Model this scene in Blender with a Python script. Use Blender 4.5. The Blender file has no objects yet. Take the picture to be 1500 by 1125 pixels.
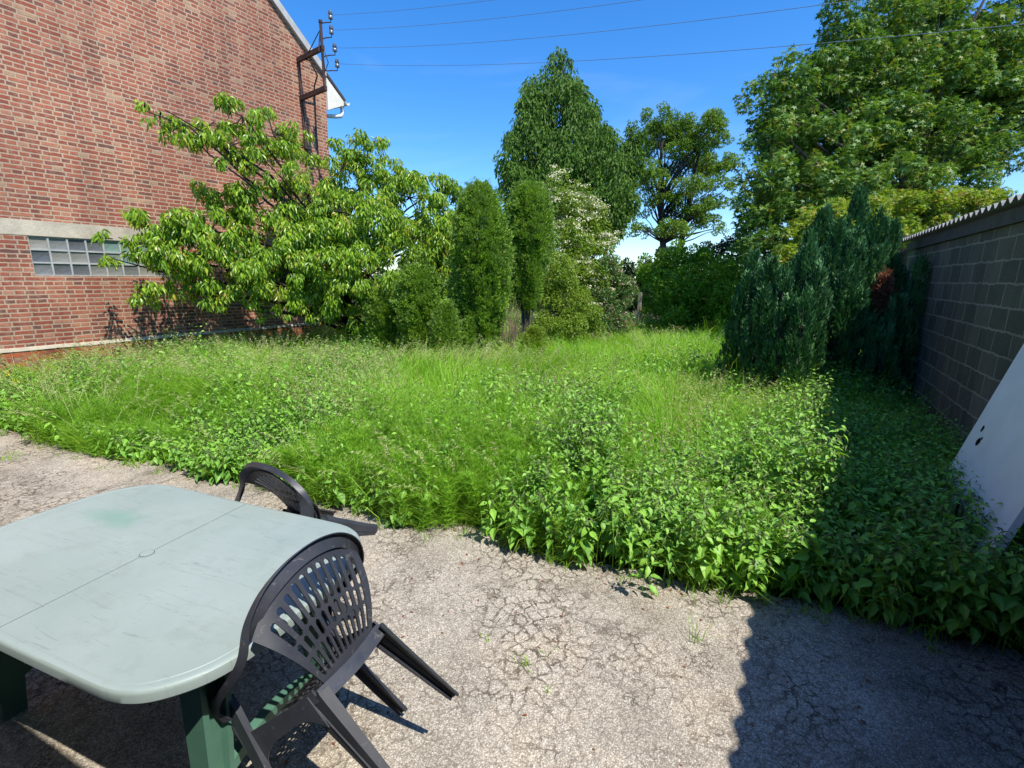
import bpy, bmesh, math, random
import numpy as np
from mathutils import Matrix, Vector, Euler

rng = np.random.default_rng(7)
random.seed(7)
R = math.radians
scene = bpy.context.scene
COL = scene.collection

# ------------------------------------------------------------------ camera
CAM_H = 1.8
YAW, PITCH, ROLL = R(29.4), R(12.5), R(0.8)
FPX = 709.0
cam = bpy.data.cameras.new("camera")
cam.sensor_width = 36.0
cam.lens = FPX / 1500 * 36
cam.clip_start = 0.05
cam.clip_end = 3000
cam_o = bpy.data.objects.new("camera", cam)
COL.objects.link(cam_o)
CM = Matrix.Rotation(YAW, 3, 'Z') @ Matrix.Rotation(math.pi / 2 - PITCH, 3, 'X') @ Matrix.Rotation(ROLL, 3, 'Z')
cam_o.matrix_world = Matrix.Translation((0, 0, CAM_H)) @ CM.to_4x4()
scene.camera = cam_o

# ------------------------------------------------------------------ sky, sun, exposure
SUN = Vector((0.6, -0.20, 1.0)).normalized()
elev = math.asin(SUN.z)
azim = math.atan2(SUN.x, SUN.y)
world = bpy.data.worlds.new("World")
scene.world = world
world.use_nodes = True
wn = world.node_tree
wn.nodes.clear()
sky = wn.nodes.new("ShaderNodeTexSky")
sky.sky_type = 'NISHITA'
sky.sun_disc = False
sky.sun_elevation = elev
sky.sun_rotation = azim
sky.air_density = 1.0
sky.dust_density = 0.35
sky.ozone_density = 3.0
sky.altitude = 100
bg = wn.nodes.new("ShaderNodeBackground")
bg.inputs[1].default_value = 0.15
hs = wn.nodes.new("ShaderNodeHueSaturation")
hs.inputs['Saturation'].default_value = 1.34
wo = wn.nodes.new("ShaderNodeOutputWorld")
wn.links.new(sky.outputs[0], hs.inputs['Color'])
wm = wn.nodes.new("ShaderNodeMix"); wm.data_type = 'RGBA'; wm.blend_type = 'MULTIPLY'
wm.inputs[0].default_value = 1.0; wm.inputs[7].default_value = (0.82, 0.93, 1.08, 1)
wn.links.new(hs.outputs[0], wm.inputs[6])
# thin high veil of cirrus
wt = wn.nodes.new("ShaderNodeTexCoord"); wmap = wn.nodes.new("ShaderNodeMapping"); wmap.inputs['Scale'].default_value = (1.0, 1.6, 5.0)
wnz = wn.nodes.new("ShaderNodeTexNoise"); wnz.inputs['Scale'].default_value = 2.2; wnz.inputs['Detail'].default_value = 7; wnz.inputs['Distortion'].default_value = 0.6
wrp = wn.nodes.new("ShaderNodeValToRGB"); wrp.color_ramp.elements[0].position = .50; wrp.color_ramp.elements[0].color = (0, 0, 0, 1)
wrp.color_ramp.elements[1].position = .80; wrp.color_ramp.elements[1].color = (.12, .12, .12, 1)
wmx = wn.nodes.new("ShaderNodeMix"); wmx.data_type = 'RGBA'; wmx.inputs[7].default_value = (5.2, 5.6, 6.4, 1)
wn.links.new(wt.outputs['Generated'], wmap.inputs[0]); wn.links.new(wmap.outputs[0], wnz.inputs['Vector']); wn.links.new(wnz.outputs['Fac'], wrp.inputs[0])
wn.links.new(wrp.outputs[0], wmx.inputs[0]); wn.links.new(wm.outputs[2], wmx.inputs[6]); wn.links.new(wmx.outputs[2], bg.inputs[0])
wn.links.new(bg.outputs[0], wo.inputs[0])

sl = bpy.data.lights.new("sun", 'SUN')
sl.energy = 4.6
sl.angle = R(0.5)
sl.color = (1.0, 0.955, 0.88)
so = bpy.data.objects.new("sun", sl)
COL.objects.link(so)
so.rotation_euler = (-SUN).to_track_quat('-Z', 'Y').to_euler()
so.location = (5, -4, 12)

scene.view_settings.view_transform = 'Standard'
scene.view_settings.look = 'None'
scene.view_settings.gamma = 1
scene.view_settings.exposure = 0.62
scene.view_settings.use_curve_mapping = False
scene.render.engine = 'CYCLES'
scene.cycles.max_bounces = 7
scene.cycles.diffuse_bounces = 3
scene.cycles.glossy_bounces = 3
scene.cycles.transmission_bounces = 5
scene.cycles.transparent_max_bounces = 6

# ------------------------------------------------------------------ where things stand (survey helpers)
def ray(px, py):
    return CM @ Vector(((px - 750) / FPX, (562.5 - py) / FPX, -1.0))
def at(px, py, depth):
    return Vector((0, 0, CAM_H)) + ray(px, py) * depth
def on_z(px, py, z):
    d = ray(px, py)
    return Vector((0, 0, CAM_H)) + d * ((z - CAM_H) / d.z)
def on_x(px, py, x):
    d = ray(px, py)
    return Vector((0, 0, CAM_H)) + d * (x / d.x)
CMn = np.array([list(r) for r in CM])
def project(P):
    q = (np.asarray(P, float) - np.array([0, 0, CAM_H])) @ CMn
    return 750 + FPX * q[:, 0] / -q[:, 2], 562.5 - FPX * q[:, 1] / -q[:, 2], -q[:, 2]

# ------------------------------------------------------------------ object helpers
def tag(o, label=None, cat=None, group=None, kind=None):
    if label: o['label'] = label
    if cat: o['category'] = cat
    if group: o['group'] = group
    if kind: o['kind'] = kind
    return o
def empty(name, loc=(0, 0, 0), label=None, cat=None, group=None):
    o = bpy.data.objects.new(name, None)
    o.empty_display_size = 0.2
    COL.objects.link(o)
    o.location = loc
    return tag(o, label, cat, group)
def link(name, me, mat, parent=None, smooth=False):
    o = bpy.data.objects.new(name, me)
    if mat: me.materials.append(mat)
    COL.objects.link(o)
    if parent is not None:
        o.parent = parent
        if parent.matrix_basis != Matrix.Identity(4):
            o.matrix_parent_inverse = parent.matrix_basis.inverted()
    me.polygons.foreach_set('use_smooth', np.ones(len(me.polygons), dtype=bool))
    me.set_sharp_from_angle(angle=R(60 if smooth else 32))
    return o

class Geo:
    """collects numpy geometry, builds one mesh with a per-face 'tint' value"""
    def __init__(s):
        s.v = []; s.f = []; s.t = []; s.n = 0
    def add(s, verts, faces, tint=0.5):
        """verts (n,3); faces: list of (m,k) int arrays or lists"""
        verts = np.asarray(verts, dtype=np.float32).reshape(-1, 3)
        for fa in faces:
            fa = np.asarray(fa, dtype=np.int64)
            if fa.ndim == 1: fa = fa[None]
            s.f.append(fa + s.n)
            tt = np.broadcast_to(np.asarray(tint, dtype=np.float32), (len(fa),)) if np.ndim(tint) == 0 else np.asarray(tint, np.float32)
            s.t.append(tt)
        s.v.append(verts); s.n += len(verts)
        return s
    def box(s, x0, x1, y0, y1, z0, z1, tint=0.5):
        v = [(x, y, z) for x in (x0, x1) for y in (y0, y1) for z in (z0, z1)]
        f = [[(0, 1, 3, 2), (4, 6, 7, 5), (0, 4, 5, 1), (2, 3, 7, 6), (0, 2, 6, 4), (1, 5, 7, 3)]]
        return s.add(v, [np.array(f[0])], tint)
    def tube(s, pts, rad, seg=8, tint=0.5, cap=True):
        pts = [Vector(p) for p in pts]
        n = len(pts)
        if np.ndim(rad) == 0: rad = [rad] * n
        V = []
        side = None
        for i, p in enumerate(pts):
            d = (pts[min(i + 1, n - 1)] - pts[max(i - 1, 0)])
            if d.length < 1e-9: d = Vector((0, 0, 1))
            d.normalize()
            if side is None:
                side = d.orthogonal().normalized()
            else:
                side = side - d * side.dot(d)
                side = side.normalized() if side.length > 1e-6 else d.orthogonal().normalized()
            up = d.cross(side)
            for k in range(seg):
                a = 2 * math.pi * k / seg
                V.append(p + (side * math.cos(a) + up * math.sin(a)) * rad[i])
        q = []
        for i in range(n - 1):
            for k in range(seg):
                a = i * seg + k; b = i * seg + (k + 1) % seg
                q.append((a, b, b + seg, a + seg))
        fs = [np.array(q)]
        if cap:
            fs.append(np.array([list(range(seg))[::-1]])); fs.append(np.array([[(n - 1) * seg + k for k in range(seg)]]))
        return s.add([tuple(v) for v in V], fs, tint)
    def loft(s, rings, closed=True, tint=0.5, cap=True):
        """rings: list of equally long point lists"""
        m = len(rings[0]); V = [tuple(p) for r in rings for p in r]
        q = []
        for i in range(len(rings) - 1):
            for k in range(m if closed else m - 1):
                a = i * m + k; b = i * m + (k + 1) % m
                q.append((a, b, b + m, a + m))
        fs = [np.array(q)]
        if cap and closed:
            fs.append(np.array([list(range(m))[::-1]])); fs.append(np.array([[(len(rings) - 1) * m + k for k in range(m)]]))
        return s.add(V, fs, tint)
    def mesh(s, name):
        me = bpy.data.meshes.new(name)
        V = np.concatenate(s.v)
        loops = np.concatenate([f.ravel() for f in s.f])
        tot = np.concatenate([np.full(len(f), f.shape[1]) for f in s.f])
        start = np.concatenate([[0], np.cumsum(tot)[:-1]])
        me.vertices.add(len(V)); me.vertices.foreach_set('co', V.ravel())
        me.loops.add(len(loops)); me.loops.foreach_set('vertex_index', loops.astype(np.int32))
        me.polygons.add(len(tot))
        me.polygons.foreach_set('loop_start', start.astype(np.int32))
        try: me.polygons.foreach_set('loop_total', tot.astype(np.int32))
        except Exception: pass
        at_ = me.attributes.new('tint', 'FLOAT', 'FACE')
        at_.data.foreach_set('value', np.concatenate(s.t).astype(np.float32))
        me.update(calc_edges=True)
        return me
    def build(s, name, mat, parent=None, smooth=False):
        return link(name, s.mesh(name), mat, parent, smooth)

# ------------------------------------------------------------------ materials
def nodes(name):
    m = bpy.data.materials.new(name); m.use_nodes = True
    nt = m.node_tree; nt.nodes.clear()
    out = nt.nodes.new('ShaderNodeOutputMaterial')
    return m, nt, out
def N(nt, typ, **kw):
    n = nt.nodes.new(typ)
    for k, v in kw.items():
        if k.startswith('i_'):
            key = k[2:]
            key = int(key) if key.isdigit() else key.replace('_', ' ')
            n.inputs[key].default_value = v
        else: setattr(n, k, v)
    return n
def ramp(nt, src, stops, interp='LINEAR'):
    r = nt.nodes.new('ShaderNodeValToRGB'); cr = r.color_ramp; cr.interpolation = interp
    while len(cr.elements) < len(stops): cr.elements.new(0.5)
    for e, (p, c) in zip(cr.elements, stops):
        e.position = p; e.color = (c[0], c[1], c[2], 1) if len(c) == 3 else c
    nt.links.new(src, r.inputs[0])
    return r
def mixc(nt, fac, a, b, mode='MIX'):
    m = nt.nodes.new('ShaderNodeMix'); m.data_type = 'RGBA'; m.blend_type = mode
    for sock, v in ((m.inputs[0], fac), (m.inputs[6], a), (m.inputs[7], b)):
        if isinstance(v, (int, float)): sock.default_value = v
        elif isinstance(v, tuple): sock.default_value = (*v, 1) if len(v) == 3 else v
        else: nt.links.new(v, sock)
    return m.outputs[2]
def noise(nt, scale, detail=4, rough=0.55, vec=None, dist=0.0):
    n = nt.nodes.new('ShaderNodeTexNoise')
    n.inputs['Scale'].default_value = scale; n.inputs['Detail'].default_value = detail
    n.inputs['Roughness'].default_value = rough; n.inputs['Distortion'].default_value = dist
    if vec is not None: nt.links.new(vec, n.inputs['Vector'])
    return n.outputs['Fac']
def coords(nt, which='Object'):
    return nt.nodes.new('ShaderNodeTexCoord').outputs[which]
def math_(nt, op, a, b=None, clamp=False):
    m = nt.nodes.new('ShaderNodeMath'); m.operation = op; m.use_clamp = clamp
    for i, v in enumerate((a, b)):
        if v is None: continue
        if isinstance(v, (int, float)): m.inputs[i].default_value = v
        else: nt.links.new(v, m.inputs[i])
    return m.outputs[0]
def bump(nt, h, strength, dist, normal=None):
    b = nt.nodes.new('ShaderNodeBump'); b.inputs['Strength'].default_value = strength; b.inputs['Distance'].default_value = dist
    nt.links.new(h, b.inputs['Height'])
    if normal is not None: nt.links.new(normal, b.inputs['Normal'])
    return b.outputs[0]
def principled(nt, out, color, rough=0.6, spec=0.4, normal=None, metal=0.0):
    p = nt.nodes.new('ShaderNodeBsdfPrincipled')
    for key, v in (('Base Color', color), ('Roughness', rough), ('Specular IOR Level', spec), ('Metallic', metal)):
        s = p.inputs[key]
        if isinstance(v, (int, float)): s.default_value = v
        elif isinstance(v, tuple): s.default_value = (*v, 1)
        else: nt.links.new(v, s)
    if normal is not None: nt.links.new(normal, p.inputs['Normal'])
    nt.links.new(p.outputs[0], out.inputs[0])
    return p
def simple(name, color, rough=0.6, spec=0.4, var=0.15, scale=6, bmp=0.0, metal=0.0):
    m, nt, out = nodes(name)
    c = coords(nt)
    n = noise(nt, scale, 6, 0.6, c)
    d = tuple(x * (1 - var) for x in color); l = tuple(min(1, x * (1 + var)) for x in color)
    r = ramp(nt, n, [(0.3, d), (0.7, l)])
    nm = bump(nt, noise(nt, scale * 12, 4, 0.6, c), bmp, 0.01) if bmp else None
    principled(nt, out, r.outputs[0], rough, spec, nm, metal)
    return m
def leaf_mat(name, stops, trans=0.35, rough=0.5, spec=0.35, tcol=(1.25, 1.2, 0.45)):
    """per-leaf colour picked by the face attribute 'tint'"""
    m, nt, out = nodes(name)
    a = N(nt, 'ShaderNodeAttribute', attribute_name='tint')
    r = ramp(nt, a.outputs['Fac'], stops)
    p = nt.nodes.new('ShaderNodeBsdfPrincipled')
    p.inputs['Roughness'].default_value = rough; p.inputs['Specular IOR Level'].default_value = spec
    nt.links.new(r.outputs[0], p.inputs['Base Color'])
    t = nt.nodes.new('ShaderNodeBsdfTranslucent')
    tc = mixc(nt, 1.0, r.outputs[0], tcol, 'MULTIPLY')
    nt.links.new(tc, t.inputs[0])
    ms = nt.nodes.new('ShaderNodeMixShader'); ms.inputs[0].default_value = trans
    nt.links.new(p.outputs[0], ms.inputs[1]); nt.links.new(t.outputs[0], ms.inputs[2])
    nt.links.new(ms.outputs[0], out.inputs[0])
    return m

def brick_mat(name, cols, mortar, bw, bh, msize, squash=True, axis='y', rough_edge=0.006, lime=0.35, smear=0.3, bias=0.0):
    m, nt, out = nodes(name)
    c = coords(nt)
    sep = nt.nodes.new('ShaderNodeSeparateXYZ'); nt.links.new(c, sep.inputs[0])
    u = sep.outputs['Y'] if axis == 'y' else sep.outputs['X']
    comb = nt.nodes.new('ShaderNodeCombineXYZ')
    nt.links.new(u, comb.inputs[0]); nt.links.new(sep.outputs['Z'], comb.inputs[1])
    nz = nt.nodes.new('ShaderNodeTexNoise'); nz.inputs['Scale'].default_value = 9; nz.inputs['Detail'].default_value = 3
    nt.links.new(c, nz.inputs['Vector'])
    sub = N(nt, 'ShaderNodeVectorMath', operation='SUBTRACT'); nt.links.new(nz.outputs['Color'], sub.inputs[0]); sub.inputs[1].default_value = (.5, .5, .5)
    scl = N(nt, 'ShaderNodeVectorMath', operation='SCALE'); nt.links.new(sub.outputs[0], scl.inputs[0]); scl.inputs['Scale'].default_value = rough_edge * 3
    addv = N(nt, 'ShaderNodeVectorMath', operation='ADD'); nt.links.new(comb.outputs[0], addv.inputs[0]); nt.links.new(scl.outputs[0], addv.inputs[1])
    b = nt.nodes.new('ShaderNodeTexBrick')
    nt.links.new(addv.outputs[0], b.inputs['Vector'])
    b.inputs['Color1'].default_value = (0, 0, 0, 1); b.inputs['Color2'].default_value = (1, 1, 1, 1)
    b.inputs['Mortar'].default_value = (0.5, 0.5, 0.5, 1)
    b.inputs['Scale'].default_value = 1; b.inputs['Mortar Size'].default_value = msize
    b.inputs['Mortar Smooth'].default_value = 0.25; b.inputs['Bias'].default_value = bias
    b.inputs['Brick Width'].default_value = bw; b.inputs['Row Height'].default_value = bh
    if squash:
        b.offset = 0.25; b.offset_frequency = 2; b.squash = 0.5; b.squash_frequency = 2
    r = ramp(nt, b.outputs['Color'], cols)
    fine = noise(nt, 45, 5, 0.65, c)
    col = mixc(nt, 0.6, r.outputs[0], ramp(nt, fine, [(0.3, (.62, .60, .58)), (0.7, (1.25, 1.2, 1.16))]).outputs[0], 'MULTIPLY')
    # pale wash left on the faces of the bricks, in patches
    big = ramp(nt, noise(nt, 1.1, 5, 0.6, c), [(0.42, (0, 0, 0)), (0.7, (1, 1, 1))])
    med = ramp(nt, noise(nt, 14, 4, 0.6, c), [(0.45, (0, 0, 0)), (0.75, (1, 1, 1))])
    w = math_(nt, 'MULTIPLY', math_(nt, 'ADD', math_(nt, 'MULTIPLY', big.outputs[0], 0.75), 0.25), med.outputs[0])
    w = math_(nt, 'MULTIPLY', w, smear * 1.6, clamp=True)
    col = mixc(nt, w, col, mortar)
    mcol = mixc(nt, noise(nt, 20, 5, 0.6, c), tuple(x * 0.7 for x in mortar), tuple(min(1, x * 1.2) for x in mortar))
    col = mixc(nt, b.outputs['Fac'], col, mcol)
    grime = ramp(nt, noise(nt, 0.55, 4, 0.55, c), [(0.35, (.82, .80, .80)), (0.65, (1.05, 1.03, 1.0))])
    col = mixc(nt, 1.0, col, grime.outputs[0], 'MULTIPLY')
    mpS = N(nt, 'ShaderNodeMapping'); nt.links.new(c, mpS.inputs[0]); mpS.inputs['Scale'].default_value = (1.6, 1.6, .28)
    stk = ramp(nt, noise(nt, 1.4, 6, 0.65, mpS.outputs[0]), [(0.38, (.92, .91, .90)), (0.52, (1.12, 1.12, 1.10)), (0.68, (1.24, 1.22, 1.16))])
    col = mixc(nt, 1.0, col, stk.outputs[0], 'MULTIPLY')
    h = math_(nt, 'SUBTRACT', math_(nt, 'MULTIPLY', fine, 0.35), b.outputs['Fac'])
    nm = bump(nt, h, 0.8, 0.008)
    principled(nt, out, col, 0.88, 0.2, nm)
    return m

M = {}
M['brick'] = brick_mat('red_brick', [(0.0, (.14, .070, .060)), (0.06, (.19, .072, .052)), (0.3, (.262, .076, .050)), (0.55, (.30, .090, .056)),
                                   (0.8, (.355, .125, .078)), (0.93, (.39, .175, .11)), (1.0, (.37, .25, .16))],
                       (.42, .305, .215), 0.235, 0.0655, 0.0115, smear=0.40)
M['old_brick'] = brick_mat('old_orange_brick', [(0.0, (.24, .07, .045)), (0.35, (.34, .09, .045)), (0.7, (.42, .12, .05)), (1.0, (.30, .16, .12))],
                       (.30, .17, .115), 0.24, 0.075, 0.008, smear=0.22, rough_edge=0.012)
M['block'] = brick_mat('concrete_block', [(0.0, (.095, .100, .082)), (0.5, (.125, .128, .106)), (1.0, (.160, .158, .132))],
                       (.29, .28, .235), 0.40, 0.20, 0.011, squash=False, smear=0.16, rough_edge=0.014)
M['concrete'] = simple('weathered_concrete', (.46, .40, .30), 0.9, 0.2, 0.22, 5, 0.5)
M['grout'] = simple('glass_block_grout', (.36, .37, .34), 0.8, 0.3, 0.15, 8, 0.2)
M['white_upvc'] = simple('cream_painted_board', (.72, .68, .58), 0.5, 0.4, 0.12, 4, 0.1)
M['grey_trim'] = simple('zinc_trim', (.42, .40, .37), 0.6, 0.5, 0.15, 6, 0.1)
M['roof'] = simple('dark_roof_tile', (.06, .055, .055), 0.8, 0.3, 0.3, 3, 0.5)
M['pipe'] = simple('white_plastic_pipe', (.70, .71, .72), 0.35, 0.5, 0.06, 4)
M['rust'] = simple('rusty_black_iron', (.065, .035, .03), 0.75, 0.35, 0.5, 14, 0.5)
M['cable'] = simple('black_cable', (.02, .02, .022), 0.5, 0.4, 0.2, 10)
M['wire'] = simple('oxidised_copper_wire', (.12, .15, .19), 0.5, 0.4, 0.2, 5)
M['glassins'] = simple('grey_glazed_insulator', (.10, .12, .14), 0.2, 0.6, 0.25, 12)
M['table'] = None
M['bark'] = simple('grey_brown_bark', (.09, .075, .06), 0.9, 0.2, 0.45, 9, 0.9)
M['bark_dark'] = simple('dark_bark', (.045, .038, .032), 0.9, 0.2, 0.4, 9, 0.8)
M['deadwood'] = simple('dry_twigs', (.24, .16, .11), 0.9, 0.2, 0.4, 12, 0.4)
M['plinth_beam'] = simple('weathered_cement_fascia', (.10, .098, .092), 0.85, 0.25, 0.25, 5, 0.4)
M['wood'] = simple('silvered_fence_wood', (.30, .25, .18), 0.85, 0.2, 0.25, 6, 0.5)

def glassblock():
    m, nt, out = nodes('glass_block')
    c = coords(nt)
    oi = N(nt, 'ShaderNodeAttribute', attribute_name='tint')
    r = ramp(nt, oi.outputs['Fac'], [(0.0, (.09, .095, .10)), (0.4, (.19, .19, .175)), (0.7, (.27, .25, .20)), (1.0, (.15, .24, .20))])
    wav = bump(nt, noise(nt, 18, 2, 0.4, c), 0.35, 0.02)
    principled(nt, out, r.outputs[0], 0.3, 0.5, wav)
    return m
M['glassblock'] = glassblock()

def plastic_table():
    m, nt, out = nodes('sun_faded_green_plastic')
    c = coords(nt)
    base = ramp(nt, noise(nt, 1.6, 6, 0.6, c), [(0.3, (.235, .292, .270)), (0.5, (.268, .322, .300)), (0.72, (.310, .355, .338))])
    # darker green spill on the far left half of the top
    mp = N(nt, 'ShaderNodeMapping'); nt.links.new(c, mp.inputs[0])
    mp.inputs['Location'].default_value = (0.43 * 2.6, -0.14 * 6.5, 0); mp.inputs['Scale'].default_value = (2.6, 6.5, 0)
    ln = N(nt, 'ShaderNodeVectorMath', operation='LENGTH'); nt.links.new(mp.outputs[0], ln.inputs[0])
    spill = ramp(nt, math_(nt, 'ADD', ln.outputs['Value'], math_(nt, 'MULTIPLY', noise(nt, 9, 5, 0.7, c), 0.9)), [(0.55, (1, 1, 1)), (1.1, (0, 0, 0))])
    col = mixc(nt, math_(nt, 'MULTIPLY', spill.outputs[0], 0.55), base.outputs[0], (.12, .27, .20))
    # scratches and scuffs
    for ang, sc, lo in ((0.5, (2.5, 55, 1), .66), (-0.9, (4, 75, 1), .68), (1.9, (3, 50, 1), .68), (1.2, (6, 90, 1), .67)):
        mp2 = N(nt, 'ShaderNodeMapping'); nt.links.new(c, mp2.inputs[0])
        mp2.inputs['Rotation'].default_value = (0, 0, ang); mp2.inputs['Scale'].default_value = sc
        sc_ = ramp(nt, noise(nt, 1.0, 2, 0.5, mp2.outputs[0], 0.6), [(lo, (0, 0, 0)), (lo + .012, (1, 1, 1)), (lo + .03, (0, 0, 0))])
        col = mixc(nt, math_(nt, 'MULTIPLY', sc_.outputs[0], 0.42), col, (.12, .155, .135))
    dirt = ramp(nt, noise(nt, 7, 8, 0.7, c), [(0.52, (0, 0, 0)), (0.72, (1, 1, 1))])
    col = mixc(nt, math_(nt, 'MULTIPLY', dirt.outputs[0], 0.35), col, (.17, .21, .16))
    speck = ramp(nt, noise(nt, 90, 3, 0.6, c), [(0.66, (0, 0, 0)), (0.72, (1, 1, 1))])
    col = mixc(nt, math_(nt, 'MULTIPLY', speck.outputs[0], 0.25), col, (.40, .44, .42))
    nm = bump(nt, noise(nt, 160, 3, 0.6, c), 0.12, 0.002)
    principled(nt, out, col, 0.48, 0.4, nm)
    return m
M['table'] = plastic_table()
M['table_leg'] = simple('green_plastic_leg', (.070, .165, .115), 0.45, 0.4, 0.18, 5, 0.05)

def black_plastic():
    m, nt, out = nodes('worn_anthracite_plastic')
    c = coords(nt)
    base = ramp(nt, noise(nt, 5, 6, 0.65, c), [(0.3, (.022, .024, .031)), (0.62, (.036, .039, .048)), (0.8, (.070, .073, .082))])
    sc_ = ramp(nt, noise(nt, 26, 5, 0.75, c, 0.8), [(0.60, (0, 0, 0)), (0.72, (1, 1, 1))])
    col = mixc(nt, math_(nt, 'MULTIPLY', sc_.outputs[0], 0.45), base.outputs[0], (.21, .20, .19))
    rg = ramp(nt, noise(nt, 14, 4, 0.6, c), [(0.3, (.36, .36, .36)), (0.7, (.6, .6, .6))])
    nm = bump(nt, noise(nt, 220, 3, 0.6, c), 0.10, 0.002)
    principled(nt, out, col, rg.outputs[0], 0.5, nm)
    return m
M['chair'] = black_plastic()

def asphalt():
    m, nt, out = nodes('cracked_old_tarmac')
    c = coords(nt)
    nz = nt.nodes.new('ShaderNodeTexNoise'); nz.inputs['Scale'].default_value = 7; nz.inputs['Detail'].default_value = 5; nz.inputs['Roughness'].default_value = .65
    nt.links.new(c, nz.inputs['Vector'])
    sub = N(nt, 'ShaderNodeVectorMath', operation='SUBTRACT'); nt.links.new(nz.outputs['Color'], sub.inputs[0]); sub.inputs[1].default_value = (.5, .5, .5)
    scl = N(nt, 'ShaderNodeVectorMath', operation='SCALE'); nt.links.new(sub.outputs[0], scl.inputs[0]); scl.inputs['Scale'].default_value = 0.12
    addv = N(nt, 'ShaderNodeVectorMath', operation='ADD'); nt.links.new(c, addv.inputs[0]); nt.links.new(scl.outputs[0], addv.inputs[1])
    def crack(scale, w0, w1):
        v = N(nt, 'ShaderNodeTexVoronoi', feature='DISTANCE_TO_EDGE'); v.inputs['Scale'].default_value = scale
        nt.links.new(addv.outputs[0], v.inputs['Vector'])
        return ramp(nt, v.outputs['Distance'], [(w0, (1, 1, 1)), (w1, (0, 0, 0))]).outputs[0]
    k1 = crack(15, 0.03, 0.095)
    k2 = crack(31, 0.02, 0.11)
    m1 = ramp(nt, noise(nt, 1.3, 5, 0.6, c), [(0.44, (.22, .22, .22)), (0.58, (1, 1, 1))])
    m2 = ramp(nt, noise(nt, 3.1, 4, 0.6, c), [(0.52, (0, 0, 0)), (0.64, (1, 1, 1))])
    brk = ramp(nt, noise(nt, 16, 4, 0.7, c), [(0.36, (.1, .1, .1)), (0.56, (1, 1, 1))])
    cr = math_(nt, 'MAXIMUM', math_(nt, 'MULTIPLY', k1, m1.outputs[0]), math_(nt, 'MULTIPLY', k2, m2.outputs[0]))
    cr = math_(nt, 'MULTIPLY', cr, brk.outputs[0])
    # aggregate: little stones
    vo = N(nt, 'ShaderNodeTexVoronoi', feature='F1'); vo.inputs['Scale'].default_value = 150; nt.links.new(c, vo.inputs['Vector'])
    bwc = N(nt, 'ShaderNodeRGBToBW'); nt.links.new(vo.outputs['Color'], bwc.inputs[0])
    stones = ramp(nt, bwc.outputs[0], [(0.15, (.34, .30, .242)), (0.45, (.44, .398, .33)), (0.75, (.55, .505, .425)), (0.95, (.70, .65, .57))])
    gap = ramp(nt, vo.outputs['Distance'], [(0.35, (1, 1, 1)), (0.62, (.35, .33, .31))])
    fine = ramp(nt, noise(nt, 240, 3, 0.7, c), [(0.3, (.72, .7, .68)), (0.7, (1.2, 1.2, 1.2))])
    col = mixc(nt, 0.55, stones.outputs[0], gap.outputs[0], 'MULTIPLY')
    col = mixc(nt, 0.8, col, fine.outputs[0], 'MULTIPLY')
    patch = ramp(nt, noise(nt, 1.9, 6, 0.6, c), [(0.32, (.70, .69, .67)), (0.5, (1.0, 1.0, 1.0)), (0.68, (1.16, 1.12, 1.06))])
    col = mixc(nt, 1.0, col, patch.outputs[0], 'MULTIPLY')
    wear = ramp(nt, noise(nt, 0.7, 3, 0.6, c, 0.5), [(0.45, (1, 1, 1)), (0.7, (.86, .84, .80))])
    col = mixc(nt, 1.0, col, wear.outputs[0], 'MULTIPLY')
    col = mixc(nt, math_(nt, 'MULTIPLY', cr, 0.92), col, (.075, .055, .038))
    # the tarmac colour is multiplied darker towards the shed wall, with a noisy border
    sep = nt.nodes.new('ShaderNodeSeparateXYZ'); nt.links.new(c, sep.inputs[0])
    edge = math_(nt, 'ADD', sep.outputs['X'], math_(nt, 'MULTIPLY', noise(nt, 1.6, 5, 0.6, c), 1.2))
    wall_strip = ramp(nt, math_(nt, 'MULTIPLY', edge, 0.5), [(0.40, (0, 0, 0)), (0.62, (1, 1, 1))])
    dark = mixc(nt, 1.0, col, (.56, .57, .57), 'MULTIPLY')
    col = mixc(nt, wall_strip.outputs[0], col, dark)
    blot = ramp(nt, noise(nt, 2.6, 7, 0.7, c, 0.4), [(0.60, (0, 0, 0)), (0.70, (1, 1, 1))])
    col = mixc(nt, math_(nt, 'MULTIPLY', blot.outputs[0], 0.35), col, (.20, .165, .115))
    h = math_(nt, 'ADD', math_(nt, 'MULTIPLY', noise(nt, 120, 5, 0.7, c), 0.6), math_(nt, 'MULTIPLY', vo.outputs['Distance'], -0.8))
    h = math_(nt, 'SUBTRACT', h, math_(nt, 'MULTIPLY', cr, 1.6))
    nm = bump(nt, h, 0.6, 0.005)
    nm = bump(nt, noise(nt, 5, 4, 0.6, c), 0.4, 0.03, nm)
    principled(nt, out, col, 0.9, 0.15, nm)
    return m
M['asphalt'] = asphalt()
M['soil'] = simple('dark_soil', (.05, .045, .025), 0.95, 0.1, 0.4, 7, 0.8)

G = lambda *st: [(p, c) for p, c in st]
M['grass'] = leaf_mat('meadow_grass', G((0, (0.107, 0.259, 0.017)), (.4, (0.196, 0.420, 0.028)), (.75, (0.286, 0.535, 0.039)), (.93, (0.425, 0.606, 0.076)), (1, (.36, .33, .15))), 0.42, 0.5, 0.3)
M['seed'] = leaf_mat('grass_seed_heads', G((0, (.24, .33, .10)), (.5, (.40, .47, .19)), (.85, (.55, .56, .30)), (1, (.42, .30, .18))), 0.4, 0.7, 0.2)
M['nettle'] = leaf_mat('nettle_leaf', G((0, (0.098, 0.248, 0.040)), (.45, (0.185, 0.399, 0.054)), (.8, (0.285, 0.538, 0.065)), (1, (.18, .30, .06))), 0.30, 0.5, 0.4)
M['horsetail'] = leaf_mat('horsetail', G((0, (0.147, 0.332, 0.023)), (.5, (0.258, 0.508, 0.036)), (1, (.18, .34, .04))), 0.35, 0.5, 0.3)
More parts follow.
